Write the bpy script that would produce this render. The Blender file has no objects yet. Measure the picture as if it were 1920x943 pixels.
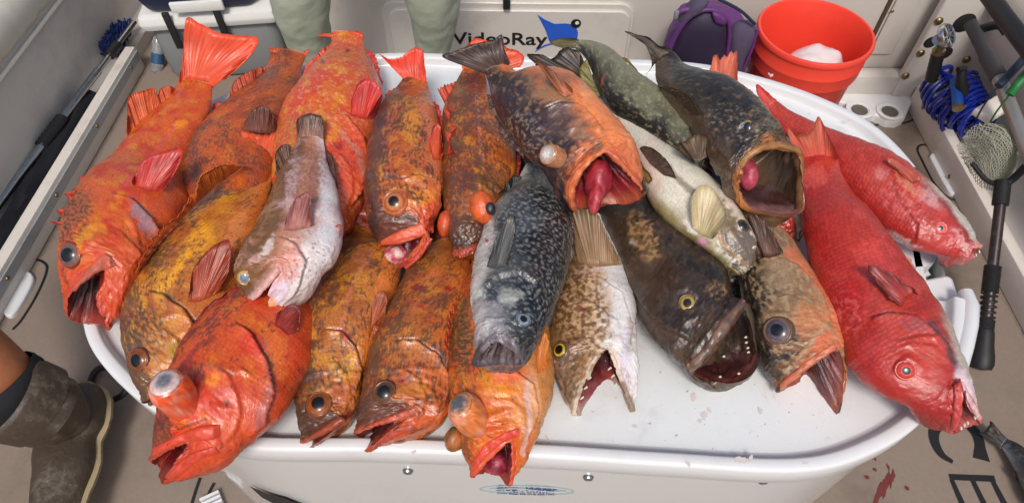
import bpy, math, random
import numpy as np
from mathutils import Vector, Matrix
from mathutils.bvhtree import BVHTree

# ------------------------------------------------------------------ camera, sky, sun, exposure
SC = bpy.context.scene
COL = SC.collection
TOP = 0.735                                            # the recessed table surface
F_PX = 1250.0
PITCH = math.radians(52.4)
YAW = math.radians(1.03)
CAM = np.array([0.0, 0.0, 1.47])
cd = bpy.data.cameras.new('camera'); cam = bpy.data.objects.new('camera', cd); COL.objects.link(cam)
cd.sensor_width = 36; cd.lens = 36 * F_PX / 1920; cd.clip_end = 500; cd.clip_start = 0.02
cam.location = CAM; cam.rotation_euler = (math.pi / 2 - PITCH, 0, YAW)
SC.camera = cam

W = bpy.data.worlds.new('World'); SC.world = W; W.use_nodes = True
wn = W.node_tree.nodes; wl = W.node_tree.links
bg = wn['Background']; sky = wn.new('ShaderNodeTexSky'); sky.sky_type = 'NISHITA'
SUN_EL, SUN_AZ = math.radians(54), math.radians(182)     # azimuth from +Y (away from the camera) towards +X
sky.sun_disc = False; sky.sun_elevation = SUN_EL; sky.sun_rotation = SUN_AZ
sky.air_density = 1.0; sky.dust_density = 4.0; sky.ozone_density = 1.0
wl.new(sky.outputs[0], bg.inputs[0]); bg.inputs[1].default_value = 0.095
sl = bpy.data.lights.new('sun', 'SUN'); so = bpy.data.objects.new('sun', sl); COL.objects.link(so)
sl.energy = 1.5; sl.angle = math.radians(14); sl.color = (1.0, 0.96, 0.92)
sd = Vector((math.sin(SUN_AZ) * math.cos(SUN_EL), math.cos(SUN_AZ) * math.cos(SUN_EL), math.sin(SUN_EL)))
so.rotation_euler = sd.to_track_quat('Z', 'Y').to_euler()
SC.view_settings.view_transform = 'Standard'; SC.view_settings.look = 'None'
SC.view_settings.exposure = 0.42; SC.view_settings.gamma = 1.0

# ------------------------------------------------------------------ pixel <-> place (surveying the photograph)
_m = np.array(cam.rotation_euler.to_matrix())
RGT, UPV, FWD = _m[:, 0], _m[:, 1], -_m[:, 2]
def ray(x, y): return FWD + RGT * ((x - 960) / F_PX) + UPV * ((471.5 - y) / F_PX)
def at_z(x, y, z): r = ray(x, y); return CAM + r * ((z - CAM[2]) / r[2])
def at_y(x, y, Y): r = ray(x, y); return CAM + r * (Y / r[1])
def at_x(x, y, X): r = ray(x, y); return CAM + r * (X / r[0])
def at_d(x, y, d): return CAM + ray(x, y) * d
def depth(p): return float((np.asarray(p) - CAM) @ FWD)
def proj(P):
    q = P - CAM; d = q @ FWD
    return np.stack([960 + F_PX * (q @ RGT) / d, 471.5 - F_PX * (q @ UPV) / d], -1)
def H(s):
    c = np.array([int(s[i:i + 2], 16) / 255 for i in (0, 2, 4)])
    return np.where(c <= 0.04045, c / 12.92, ((c + 0.055) / 1.055) ** 2.4)

# ------------------------------------------------------------------ numpy noise
def _hash(ix, iy, iz, s):
    h = (ix * 374761393 + iy * 668265263 + iz * 2147483647 + s * 974634721) & 0xFFFFFFFF
    h = ((h ^ (h >> 13)) * 1274126177) & 0xFFFFFFFF
    h = ((h ^ (h >> 16)) * 2246822519) & 0xFFFFFFFF
    return ((h ^ (h >> 15)) & 0xFFFF) / 65535.0
def vn(x, y, z=0.0, s=0):
    """gradient noise about 0.5, 2-D when z is one number"""
    x, y, z = np.broadcast_arrays(np.asarray(x, float), np.asarray(y, float), np.asarray(z, float))
    f5 = lambda t: t * t * t * (t * (t * 6 - 15) + 10)
    i, j = np.floor(x).astype(np.int64), np.floor(y).astype(np.int64); a, b = x - i, y - j; u, v = f5(a), f5(b); r = 0
    flat = z.size == 1 or float(np.ptp(z)) == 0
    k = np.floor(z).astype(np.int64); c = z - k; w = f5(c)
    if flat and z.size: kk = int(round(float(z.flat[0]) * 977)); k = np.full(1, kk); c = np.zeros(1)
    for di in (0, 1):
        for dj in (0, 1):
            for dk in ((0,) if flat else (0, 1)):
                h = _hash(i + di, j + dj, k + dk, s) * 6.2832
                if flat: g = np.cos(h) * (a - di) + np.sin(h) * (b - dj); ww = 1.0
                else:
                    h2 = _hash(i + di, j + dj, k + dk, s + 7) * 2 - 1; q = np.sqrt(1 - h2 * h2); g = (np.cos(h) * (a - di) + np.sin(h) * (b - dj)) * q + h2 * (c - dk); ww = w if dk else 1 - w
                r = r + g * (u if di else 1 - u) * (v if dj else 1 - v) * ww
    return .5 + r * .72
def fbm(x, y, z=0.0, s=0, o=3):
    r = 0; t = 0; w = 1.0; x = np.asarray(x, float); y = np.asarray(y, float)
    for q in range(o):
        r = r + w * (vn(x, y, np.asarray(z, float) * (1 if q == 0 else 2 ** q), s + q * 17) - .5); t += w * w; w *= 0.55
        x, y = 2 * (x * .8 - y * .6) + 3.1, 2 * (x * .6 + y * .8) + 1.7
    return .5 + r / t ** .5
def sst(a, b, x): u = np.clip((x - a) / (b - a), 0, 1); return u * u * (3 - 2 * u)
def mixc(c, d, a): return c + (np.asarray(d) - c) * np.asarray(a)[..., None]

# ------------------------------------------------------------------ object helpers
def tag(o, label=None, cat=None, group=None, kind=None):
    for k, v in (('label', label), ('category', cat), ('group', group), ('kind', kind)):
        if v: o[k] = v
    return o
def empty(name, loc, label=None, cat=None, group=None, kind=None):
    o = bpy.data.objects.new(name, None); COL.objects.link(o); o.location = [float(c) for c in loc]
    o.empty_display_size = 0.05
    return tag(o, label, cat, group, kind)
def link(name, me, mat, parent=None):
    o = bpy.data.objects.new(name, me); COL.objects.link(o)
    if mat: me.materials.append(mat)
    if parent is not None:
        p = parent; off = Vector(p.location)
        while p.parent: p = p.parent; off = off + p.location
        o.parent = parent; o.location = -off
    return o
def mesh(name, V, F, mat, parent=None, col=None, fc=None, scl=None, smooth=True, mf=None, dk=None):
    """one mesh object; V in world metres"""
    me = bpy.data.meshes.new(name)
    me.from_pydata([tuple(map(float, v)) for v in V], [], [tuple(map(int, f)) for f in F])
    if col is not None:
        a = me.color_attributes.new('Col', 'FLOAT_COLOR', 'POINT')
        c = np.ones((len(V), 4), np.float32); c[:, :3] = col; a.data.foreach_set('color', c.ravel())
    if fc is not None:
        a = me.attributes.new('FC', 'FLOAT_VECTOR', 'POINT'); a.data.foreach_set('vector', np.asarray(fc, np.float32).ravel())
    if scl is not None:
        a = me.attributes.new('scl', 'FLOAT', 'POINT'); a.data.foreach_set('value', np.asarray(scl, np.float32).ravel())
    if mf is not None:
        a = me.attributes.new('MF', 'FLOAT_VECTOR', 'POINT'); a.data.foreach_set('vector', np.asarray(mf, np.float32).ravel())
        a = me.color_attributes.new('Dk', 'FLOAT_COLOR', 'POINT'); a.data.foreach_set('color', np.asarray(dk, np.float32).ravel())
    elif col is not None:
        a = me.color_attributes.new('Dk', 'FLOAT_COLOR', 'POINT'); c = np.zeros((len(V), 4), np.float32); c[:, 3] = -1; a.data.foreach_set('color', c.ravel())
    if smooth: me.polygons.foreach_set('use_smooth', [True] * len(me.polygons))
    me.update()
    return link(name, me, mat, parent)
def grid_faces(nr, nc, wrap=False, off=0):
    i = np.arange(nr - 1)[:, None]; j = np.arange(nc if wrap else nc - 1)[None, :]
    j2 = (j + 1) % nc
    f = np.stack(np.broadcast_arrays(i * nc + j, i * nc + j2, (i + 1) * nc + j2, (i + 1) * nc + j), -1).reshape(-1, 4)
    return f + off
def unit(v): v = np.asarray(v, float); return v / np.maximum(np.linalg.norm(v, axis=-1, keepdims=True), 1e-9)
class MB:
    """collects simple shapes into one mesh"""
    def __init__(s): s.v = []; s.f = []
    def add(s, V, F):
        o = len(s.v); s.v += [tuple(map(float, p)) for p in V]; s.f += [tuple(int(i) + o for i in f) for f in F]; return s
    def box(s, c, size, rot=None, bev=0.0):
        x, y, z = np.array(size) / 2
        if bev <= 0:
            V = np.array([(a * x, b * y, c_ * z) for a in (-1, 1) for b in (-1, 1) for c_ in (-1, 1)])
            Fs = [(0, 1, 3, 2), (4, 6, 7, 5), (0, 4, 5, 1), (2, 3, 7, 6), (0, 2, 6, 4), (1, 5, 7, 3)]
        else:
            b = min(bev, x * .9, y * .9, z * .9)
            ol = []
            for cx, cy, a0 in ((x - b, y - b, 0), (-x + b, y - b, 90), (-x + b, -y + b, 180), (x - b, -y + b, 270)):
                for k in range(4):
                    a = math.radians(a0 + k * 30); ol.append((cx, cy, math.cos(a), math.sin(a)))
            V = []
            lev = [(-z, 0.0), (-z + b * .29, b * .71), (-z + b, b), (z - b, b), (z - b * .29, b * .71), (z, 0.0)]
            for h, r in lev:
                for cx, cy, ca, sa in ol: V.append((cx + ca * r, cy + sa * r, h))
            n = len(ol); V = np.array(V)
            Fs = [tuple(f) for f in grid_faces(len(lev), n, True)] + [tuple(range(n))[::-1], tuple(range((len(lev) - 1) * n, len(lev) * n))]
        if rot is not None: V = V @ np.array(rot).T
        return s.add(V + np.array(c), Fs)
    def tube(s, pts, r, seg=10, cap=True, closed=False):
        P = np.array(pts, float); n = len(P); rr = np.broadcast_to(np.asarray(r, float), (n,))
        T = np.gradient(P, axis=0) if not closed else np.roll(P, -1, 0) - np.roll(P, 1, 0)
        T = unit(T); ref = np.array([0, 0, 1.0]); 
        if abs(T[0] @ ref) > .9: ref = np.array([1.0, 0, 0])
        V = []; nrm = unit(np.cross(T[0], ref))
        for i in range(n):
            nrm = unit(nrm - T[i] * (nrm @ T[i])); b = np.cross(T[i], nrm)
            for k in range(seg):
                a = 2 * math.pi * k / seg; V.append(P[i] + rr[i] * (math.cos(a) * nrm + math.sin(a) * b))
        Fs = [tuple(f) for f in grid_faces(n, seg, True)]
        if closed:
            Fs += [((n - 1) * seg + k, (n - 1) * seg + (k + 1) % seg, (k + 1) % seg, k) for k in range(seg)]
        elif cap: Fs += [tuple(range(seg))[::-1], tuple(range((n - 1) * seg, n * seg))]
        return s.add(V, Fs)
    def lathe(s, o, axis, prof, seg=24, ax2=None, sq=1.0):
        a = unit(axis); ref = np.array([1.0, 0, 0]) if abs(a[0]) < .8 else np.array([0, 1.0, 0])
        u = unit(np.cross(a, ref)) if ax2 is None else unit(np.asarray(ax2) - a * (np.asarray(ax2) @ a)); w = np.cross(a, u)
        V = []
        for r, h in prof:
            for k in range(seg):
                t = 2 * math.pi * k / seg
                V.append(np.asarray(o) + a * h + (u * math.cos(t) + w * math.sin(t) * sq) * max(r, 1e-5))
        return s.add(V, [tuple(f) for f in grid_faces(len(prof), seg, True)])
    def prism(s, outline, z0, z1, top=True, bot=True):
        n = len(outline); V = [(p[0], p[1], z0) for p in outline] + [(p[0], p[1], z1) for p in outline]
        Fs = [(i, (i + 1) % n, n + (i + 1) % n, n + i) for i in range(n)]
        if bot: Fs.append(tuple(range(n))[::-1])
        if top: Fs.append(tuple(range(n, 2 * n)))
        return s.add(V, Fs)
    def sheet(s, pts): return s.add(pts, [tuple(range(len(pts)))])
    def build(s, name, mat, parent=None, smooth=True, bevel=0, sharp=40):
        o = mesh(name, s.v, s.f, mat, parent, smooth=smooth)
        if bevel:
            m = o.modifiers.new('bevel', 'BEVEL'); m.width = bevel; m.segments = 2; m.limit_method = 'ANGLE'; m.angle_limit = math.radians(35)
        if smooth:
            bm_sharp(o.data, sharp)
        return o
def bm_sharp(me, deg):
    import bmesh
    b = bmesh.new(); b.from_mesh(me); bmesh.ops.recalc_face_normals(b, faces=b.faces); lim = math.radians(deg)
    for e in b.edges:
        e.smooth = not (len(e.link_faces) == 2 and e.calc_face_angle(0) > lim)
    b.to_mesh(me); b.free()
def spline(pts, n, closed=False):
    P = np.array(pts, float)
    if closed:
        m = len(P); u = np.arange(n) / n * m; i = np.floor(u).astype(int); f = (u - i)[:, None]
        a, b, c, d = P[(i - 1) % m], P[i % m], P[(i + 1) % m], P[(i + 2) % m]
    else:
        m = len(P) - 1; u = np.linspace(0, m, n); i = np.minimum(np.floor(u).astype(int), m - 1); f = (u - i)[:, None]
        b, c = P[i], P[i + 1]
        a = np.where((i > 0)[:, None], P[np.maximum(i - 1, 0)], 2 * b - c); d = np.where((i < m - 1)[:, None], P[np.minimum(i + 2, m)], 2 * c - b)
    return 0.5 * (2 * b + (c - a) * f + (2 * a - 5 * b + 4 * c - d) * f ** 2 + (3 * b - a - 3 * c + d) * f ** 3)
def resample(pts, n):
    P = np.array(pts, float); L = np.r_[0, np.cumsum(np.linalg.norm(np.diff(P, axis=0), axis=1))]
    t = np.linspace(0, L[-1], n)
    return np.stack([np.interp(t, L, P[:, k]) for k in range(P.shape[1])], -1)

# ------------------------------------------------------------------ materials
def new_mat(name):
    m = bpy.data.materials.new(name); m.use_nodes = True; nt = m.node_tree
    return m, nt, nt.nodes['Principled BSDF']
def node(nt, t, **kw):
    n = nt.nodes.new(t)
    for k, v in kw.items():
        if k.startswith('i_'):
            key = k[2:]; key = int(key) if key.isdigit() else key.replace('_', ' ')
            n.inputs[key].default_value = v
        else: setattr(n, k, v)
    return n
def math_n(nt, op, a, b=None):
    n = nt.nodes.new('ShaderNodeMath'); n.operation = op
    for i, x in enumerate((a, b)):
        if x is None: continue
        if isinstance(x, (int, float)): n.inputs[i].default_value = x
        else: nt.links.new(x, n.inputs[i])
    return n.outputs[0]
def mix_n(nt, fac, a, b, mode='MIX'):
    n = nt.nodes.new('ShaderNodeMix'); n.data_type = 'RGBA'; n.blend_type = mode; n.clamp_factor = True
    for s, x in ((n.inputs[0], fac), (n.inputs[6], a), (n.inputs[7], b)):
        if hasattr(x, 'node'): nt.links.new(x, s)
        elif isinstance(x, (int, float)): s.default_value = x
        else: s.default_value = (*x, 1)
    return n.outputs[2]
def ramp_n(nt, x, lo, hi):
    n = nt.nodes.new('ShaderNodeMapRange'); n.interpolation_type = 'SMOOTHSTEP'
    n.inputs[1].default_value = lo; n.inputs[2].default_value = hi
    nt.links.new(x, n.inputs[0]); return n.outputs[0]
def skin_mat(name, rough=0.42, coat=0.38, bump=0.5, scale_s=0.0042, scale_q=0.0034, spec=0.5, grain=0.42):
    m, nt, b = new_mat(name); L = nt.links.new
    at = lambda n: node(nt, 'ShaderNodeAttribute', attribute_name=n)
    col, fc, sc, mf, dk = at('Col'), at('FC'), at('scl'), at('MF'), at('Dk')
    def mapped(src, s):
        mp = node(nt, 'ShaderNodeMapping'); mp.inputs['Scale'].default_value = s; L(src, mp.inputs[0]); return mp.outputs[0]
    def noise(vec, det, rgh, dist=0.0):
        n = node(nt, 'ShaderNodeTexNoise', i_Scale=1.0, i_Detail=det, i_Roughness=rgh, i_Distortion=dist); L(vec, n.inputs['Vector']); return n.outputs[0]
    vo = node(nt, 'ShaderNodeTexVoronoi', voronoi_dimensions='2D', feature='F1', i_Scale=1.0, i_Randomness=0.45); L(mapped(fc.outputs['Vector'], (1 / scale_s, 1 / scale_q, 1)), vo.inputs['Vector'])
    no = noise(mapped(fc.outputs['Vector'], (300, 700, 1)), 4, .65)
    no2 = noise(mapped(fc.outputs['Vector'], (55, 75, 1)), 5, .6)
    # dark mottling: species frequencies ride in MF, the amount in Dk's alpha
    mo = noise(mf.outputs['Vector'], 6, .68, .25)
    vsep = node(nt, 'ShaderNodeSeparateColor'); L(vo.outputs['Color'], vsep.inputs[0]); cell = math_n(nt, 'SUBTRACT', vsep.outputs[0], .5)
    mo = math_n(nt, 'ADD', mo, math_n(nt, 'MULTIPLY', cell, .13))
    thr = math_n(nt, 'SUBTRACT', .72, math_n(nt, 'MULTIPLY', dk.outputs['Alpha'], .46))
    k = math_n(nt, 'DIVIDE', math_n(nt, 'SUBTRACT', mo, math_n(nt, 'SUBTRACT', thr, .07)), .17); k = ramp_n(nt, k, 0, 1)
    base = mix_n(nt, math_n(nt, 'MULTIPLY', k, .76), col.outputs['Color'], dk.outputs['Color'])
    g = math_n(nt, 'MULTIPLY_ADD', no, 2 * grain); nt.nodes[-1].inputs[2].default_value = 1 - grain
    e = math_n(nt, 'MULTIPLY', math_n(nt, 'ADD', math_n(nt, 'SUBTRACT', 0.42, vo.outputs['Distance']), math_n(nt, 'MULTIPLY', cell, .55)), sc.outputs['Fac'])
    g2 = math_n(nt, 'MULTIPLY', g, math_n(nt, 'ADD', math_n(nt, 'MULTIPLY', e, 0.5), 1.0))
    hs = node(nt, 'ShaderNodeVectorMath', operation='SCALE'); L(base, hs.inputs[0]); L(g2, hs.inputs['Scale'])
    L(hs.outputs[0], b.inputs['Base Color'])
    L(math_n(nt, 'ADD', math_n(nt, 'MULTIPLY', no2, 0.4), rough - 0.2), b.inputs['Roughness'])
    b.inputs['Coat Weight'].default_value = coat; b.inputs['Coat Roughness'].default_value = 0.09; b.inputs['Specular IOR Level'].default_value = spec
    h = math_n(nt, 'ADD', math_n(nt, 'MULTIPLY', math_n(nt, 'MULTIPLY', vo.outputs['Distance'], sc.outputs['Fac']), -0.8),
               math_n(nt, 'ADD', math_n(nt, 'MULTIPLY', no, 0.55), math_n(nt, 'MULTIPLY', no2, 1.3)))
    bp = node(nt, 'ShaderNodeBump', i_Strength=bump, i_Distance=0.0012); L(h, bp.inputs['Height']); L(bp.outputs[0], b.inputs['Normal']); L(bp.outputs[0], b.inputs['Coat Normal'])
    return m
M = {}
M['skin'] = skin_mat('wet_fish_skin')
M['skin_dark'] = skin_mat('wet_dark_skin', rough=0.36, coat=0.45, scale_s=0.003, scale_q=0.0025, bump=0.6)
M['skin_red'] = skin_mat('scaled_red_skin', rough=0.38, coat=0.35, scale_s=0.0050, scale_q=0.0041, bump=0.6, grain=0.2)
M['fin'] = skin_mat('wet_fin', rough=0.46, coat=0.08, bump=0.4, grain=0.3)
M['flesh'] = skin_mat('wet_mouth_flesh', rough=0.34, coat=0.4, bump=1.0, grain=0.4)
def vcol_mat(name, rough, coat=0.0, spec=0.5):
    m, nt, b = new_mat(name); c = node(nt, 'ShaderNodeAttribute', attribute_name='Col')
    nt.links.new(c.outputs['Color'], b.inputs['Base Color']); b.inputs['Roughness'].default_value = rough
    b.inputs['Coat Weight'].default_value = coat; b.inputs['Coat Roughness'].default_value = 0.04; b.inputs['Specular IOR Level'].default_value = spec
    return m
M['eye'] = vcol_mat('glossy_eye', 0.28, 0.35, 0.4)
def plain(name, hexc, rough=0.5, metal=0.0, coat=0.0, var=0.12, vs=30.0, bump=0.15, dirt=None, dirt_amt=0.0, ds=7.0, trans=0.0, bdist=0.001, sheen=0.0):
    m, nt, b = new_mat(name); L = nt.links.new; c = H(hexc)
    tc = node(nt, 'ShaderNodeTexCoord')
    n1 = node(nt, 'ShaderNodeTexNoise', i_Scale=vs, i_Detail=6.0, i_Roughness=0.65); L(tc.outputs['Object'], n1.inputs['Vector'])
    col = mix_n(nt, n1.outputs[0], tuple(c * (1 - var)), tuple(np.minimum(c * (1 + var), 0.95)))
    if dirt:
        n2 = node(nt, 'ShaderNodeTexNoise', i_Scale=ds, i_Detail=8.0, i_Roughness=0.7); L(tc.outputs['Object'], n2.inputs['Vector'])
        f = math_n(nt, 'MULTIPLY', ramp_n(nt, n2.outputs[0], 0.5, 0.75), dirt_amt); col = mix_n(nt, f, col, tuple(H(dirt)))
    L(col, b.inputs['Base Color'])
    L(math_n(nt, 'ADD', math_n(nt, 'MULTIPLY', n1.outputs[0], 0.2), rough - 0.1), b.inputs['Roughness'])
    b.inputs['Metallic'].default_value = metal; b.inputs['Coat Weight'].default_value = coat; b.inputs['Coat Roughness'].default_value = 0.08
    if trans: b.inputs['Transmission Weight'].default_value = trans
    if sheen: b.inputs['Sheen Weight'].default_value = sheen
    if bump:
        n3 = node(nt, 'ShaderNodeTexNoise', i_Scale=vs * 6, i_Detail=4.0); L(tc.outputs['Object'], n3.inputs['Vector'])
        bp = node(nt, 'ShaderNodeBump', i_Strength=bump, i_Distance=bdist); L(n3.outputs[0], bp.inputs['Height']); L(bp.outputs[0], b.inputs['Normal'])
    return m
# ------------------------------------------------------------------ the place: deck, boat sides, table
M['deck'] = plain('deck_mat', '86776a', .75, var=.16, vs=90, bump=.5, dirt='564a40', dirt_amt=.55, ds=3)
M['line'] = plain('black_groove', '17171a', .6)
M['white'] = plain('white_plastic', 'dcdddd', .32, coat=.2, var=.03, vs=8, bump=.05, dirt='a89880', dirt_amt=.22, ds=5)
M['gel'] = plain('gelcoat', 'c9c4bc', .35, coat=.25, var=.04, vs=6, bump=.04, dirt='8c8070', dirt_amt=.3, ds=6)
M['gel_side'] = plain('gelcoat_side', 'd2cdc7', .45, var=.05, vs=10, bump=.06, dirt='8a7f76', dirt_amt=.3, ds=4)
M['tank'] = plain('tank_shell', 'd2d2cf', .16, coat=.5, var=.03, vs=5, bump=.03, dirt='9c968a', dirt_amt=.2, ds=4)
M['rail'] = plain('rail_board', 'dcd5cb', .5, var=.05, vs=20, bump=.1, dirt='8c7c6c', dirt_amt=.35, ds=9)
M['strip'] = plain('metal_strip', 'a6aaab', .45, metal=.3, dirt='5a5c5c', dirt_amt=.4)
M['steel'] = plain('stainless_steel', 'b8bab8', .22, metal=1, var=.1)
M['brass'] = plain('old_bolt', '8a7a58', .35, metal=.9, dirt='4a3a24', dirt_amt=.6, ds=40)
M['rubber'] = plain('black_rubber', '1b1b1d', .55, bump=.3)
M['vinyl'] = plain('bolster_vinyl', 'd8d4c6', .5, var=.04, vs=40, bump=.2)
M['navy'] = plain('navy_cloth', '11131c', .8, var=.3, vs=30, bump=.6, bdist=.003)
M['navy_lid'] = plain('navy_nylon', '1a2340', .55, var=.2, vs=30, bump=.4)
M['blue_bristle'] = plain('blue_bristle', '16306e', .8, var=.4, vs=80, bump=.8, bdist=.004)
M['grey'] = plain('grey_plastic', '7c7f80', .5, var=.05, bump=.1)
M['cooler_white'] = plain('cooler_rim', 'd8d8d4', .4, var=.03)
M['trouser'] = plain('olive_grey_cloth', 'a2a794', .8, var=.12, vs=14, bump=.5, bdist=.002)
M['skinp'] = plain('tanned_skin', '9c5f3c', .5, var=.2, vs=26, bump=.4, dirt='6a3c28', dirt_amt=.4, ds=30)
M['boot'] = plain('brown_rubber_boot', '43372c', .5, var=.35, vs=16, bump=.6, dirt='8f8472', dirt_amt=.7, ds=17, bdist=.003)
M['sole'] = plain('worn_sole', '9a8a6a', .7, var=.2, vs=30, bump=.4, dirt='4a4030', dirt_amt=.5)
M['sock'] = plain('black_sock', '16161a', .9, bump=.6)
M['purple'] = plain('purple_nylon', '5c2c6a', .55, var=.2, vs=40, bump=.4)
M['purple_dark'] = plain('dark_purple_nylon', '261a34', .6, var=.25, vs=60, bump=.4)
M['mesh_grey'] = plain('pocket_mesh', '4c4258', .8, var=.5, vs=260, bump=.6)
M['bucket'] = plain('red_bucket', 'ec4634', .4, coat=.15, var=.06, vs=12, bump=.05, dirt='7a1c14', dirt_amt=.12, ds=14)
M['bag'] = plain('white_plastic_bag', 'dcd0d0', .3, var=.08, vs=20, bump=.3, bdist=.002)
M['hose'] = plain('blue_hose', '0a2488', .25, coat=.4, var=.1)
M['blue_clip'] = plain('blue_clip', '1450a0', .35)
M['gripgrey'] = plain('grey_grip', '4c4a4a', .7, bump=.3)
M['alu'] = plain('aluminium_tube', 'a8a6a0', .4, metal=.7, dirt='6a645c', dirt_amt=.4, ds=20)
M['net'] = plain('net_cord', '9a9a86', .8, var=.3)
M['wood'] = plain('dark_rod', '2a1c1a', .35, coat=.4, var=.3, dirt='7a6a60', dirt_amt=.3, ds=60)
M['green'] = plain('green_wrap', '1a6a34', .5, bump=.5)
M['bluewrap'] = plain('blue_wrap', '1a2c40', .5, bump=.5)
M['ink'] = plain('black_print', '141416', .5)
M['ray'] = plain('blue_print', '2458c0', .5, var=.1)
M['logo'] = plain('dark_blue_print', '1c3c7c', .4)
M['teal'] = plain('pale_teal_print', '9ab0b4', .4)
M['blood'] = plain('dried_blood', '6e302a', .5, var=.35, vs=50)
M['stain'] = plain('fish_slime', 'd2c8c0', .3, var=.1, vs=80)
M['clear'] = plain('clear_bottle', 'cfd6da', .1, trans=.7, var=.02)
M['label'] = plain('bottle_label', '2c5078', .4)
M['hole'] = plain('dark_hole', '14120f', .8)
M['well'] = plain('grimy_well', '5e5850', .6, dirt='2a2622', dirt_amt=.6, ds=40)
M['gap'] = plain('wood_gap', '4a3626', .8)

def smeared(name, hexc):
    """white table top with thin slime smears, pink drips and specks"""
    m, nt, b = new_mat(name); L = nt.links.new; tc = node(nt, 'ShaderNodeTexCoord'); c = H(hexc)
    def nz(s, d, r, dist=0.0):
        n = node(nt, 'ShaderNodeTexNoise', i_Scale=s, i_Detail=d, i_Roughness=r, i_Distortion=dist); L(tc.outputs['Object'], n.inputs['Vector']); return n.outputs[0]
    col = mix_n(nt, math_n(nt, 'MULTIPLY', ramp_n(nt, nz(4, 8, .7, 1.5), .48, .70), .5), tuple(c), tuple(H('b8b0a4')))
    col = mix_n(nt, math_n(nt, 'MULTIPLY', ramp_n(nt, nz(11, 9, .75, 2.0), .58, .72), .55), col, tuple(H('c09a8c')))
    col = mix_n(nt, math_n(nt, 'MULTIPLY', ramp_n(nt, nz(140, 3, .6), .67, .74), .65), col, tuple(H('6a5a4c')))
    L(col, b.inputs['Base Color']); L(math_n(nt, 'ADD', math_n(nt, 'MULTIPLY', nz(16, 8, .7, 1.0), .5), .02), b.inputs['Roughness'])
    bp = node(nt, 'ShaderNodeBump', i_Strength=.12, i_Distance=.001); L(nz(60, 6, .7), bp.inputs['Height']); L(bp.outputs[0], b.inputs['Normal']); b.inputs['Coat Weight'].default_value = .25
    return m
M['table'] = smeared('slimy_table_top', 'dcdfdf')
XL, XR, YB = -1.33, 1.285, 1.85
# deck
b = MB(); b.box((0, 1.0, -.03), (7, 9, .06)); floor = b.build('deck', M['deck']); tag(floor, kind='structure')
def flat_strip(pts, w, z, name, mat, parent, closed=False, n=60):
    P = spline([(p[0], p[1], 0) for p in pts], n, closed); T = np.gradient(P, axis=0) if not closed else np.roll(P, -1, 0) - np.roll(P, 1, 0)
    T = unit(T); N = np.stack([-T[:, 1], T[:, 0], 0 * T[:, 0]], -1); w = np.broadcast_to(w, (n,))[:, None]
    V = np.concatenate([P + N * w / 2, P - N * w / 2]); V[:, 2] = z
    F_ = [(i, (i + 1) % n, n + (i + 1) % n, n + i) for i in range(n if closed else n - 1)]
    return MB().add(V, F_).build(name, mat, parent, smooth=False)
def fl(pts, z=0.0): return [at_z(x, y, z) for x, y in pts]
for pl, c in (([(58, 484), (82, 492), (88, 508), (70, 552), (42, 598), (24, 618)], 0), ([(1640, 236), (1662, 230), (1682, 233), (1706, 228), (1722, 216)], 0),
              ([(1812, 378), (1780, 372), (1752, 345), (1728, 300), (1720, 280), (1730, 272), (1752, 276)], 0), ([(376, 895), (368, 918), (358, 950)], 0), ([(402, 905), (392, 925), (384, 950)], 0)):
    flat_strip(fl(pl), .007, .0012, 'deck_groove', M['line'], floor)
# deck letters: C and E, read from the right-hand side
def letterpoly(polys):
    o = empty('deck_letter', at_z(1800, 860, 0)); o.parent = floor; o.location = at_z(1800, 860, 0) - np.array(floor.location)
    return o
cP = [(1786, 866), (1765, 852), (1752, 828), (1752, 806), (1768, 791), (1795, 789), (1817, 798), (1834, 822), (1840, 862)]
P = resample(spline(fl(cP), 50), 50); wv = np.interp(np.linspace(0, 1, 50), [0, .12, .5, .88, 1], [.006, .012, .017, .014, .022])
T = unit(np.gradient(P, axis=0)); N = np.stack([-T[:, 1], T[:, 0], 0 * T[:, 0]], -1); V = np.concatenate([P + N * wv[:, None] * .8, P - N * wv[:, None] * .8]); V[:, 2] = .0016
lc = MB().add(V, [(i, i + 1, 51 + i, 50 + i) for i in range(49)]).build('deck_letter', M['line'], floor, smooth=False)
b = MB()
for q in ([(1779, 888), (1864, 891), (1868, 903), (1782, 899)], [(1781, 899), (1789, 899), (1812, 948), (1801, 948)], [(1820, 901), (1829, 901), (1853, 948), (1842, 948)], [(1858, 903), (1867, 903), (1892, 948), (1880, 948)]):
    b.sheet([at_z(x, y, .0016 + .0001 * (q[0][0] % 7)) for x, y in q])
b.build('deck_letter', M['line'], floor, smooth=False)
rs = random.Random(4)
def blot(c, rx, ry, rot, mat, z, parent, name, seed):
    r_ = random.Random(seed); n = 22; V = []
    for k in range(n):
        a = 2 * math.pi * k / n; q = 1 + .35 * (r_.random() - .5) * 2; x, y = rx * q * math.cos(a), ry * q * math.sin(a)
        V.append((c[0] + x * math.cos(rot) - y * math.sin(rot), c[1] + x * math.sin(rot) + y * math.cos(rot), z))
    return MB().sheet(V).build(name, mat, parent, smooth=False)
for i, (x, y, rx, ry, ro) in enumerate([(1662, 905, .004, .03, -.5), (1672, 896, .005, .02, -.5), (1648, 925, .006, .035, -.6), (1640, 880, .004, .004, 0), (1665, 875, .003, .006, 0), (1625, 895, .005, .004, 0), (1700, 915, .004, .005, 0), (1640, 860, .003, .004, 0)]):
    blot(at_z(x, y, 0), rx, ry, ro, M['blood'], .0012 + i * .0001, floor, 'blood_drip', i)

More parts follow.
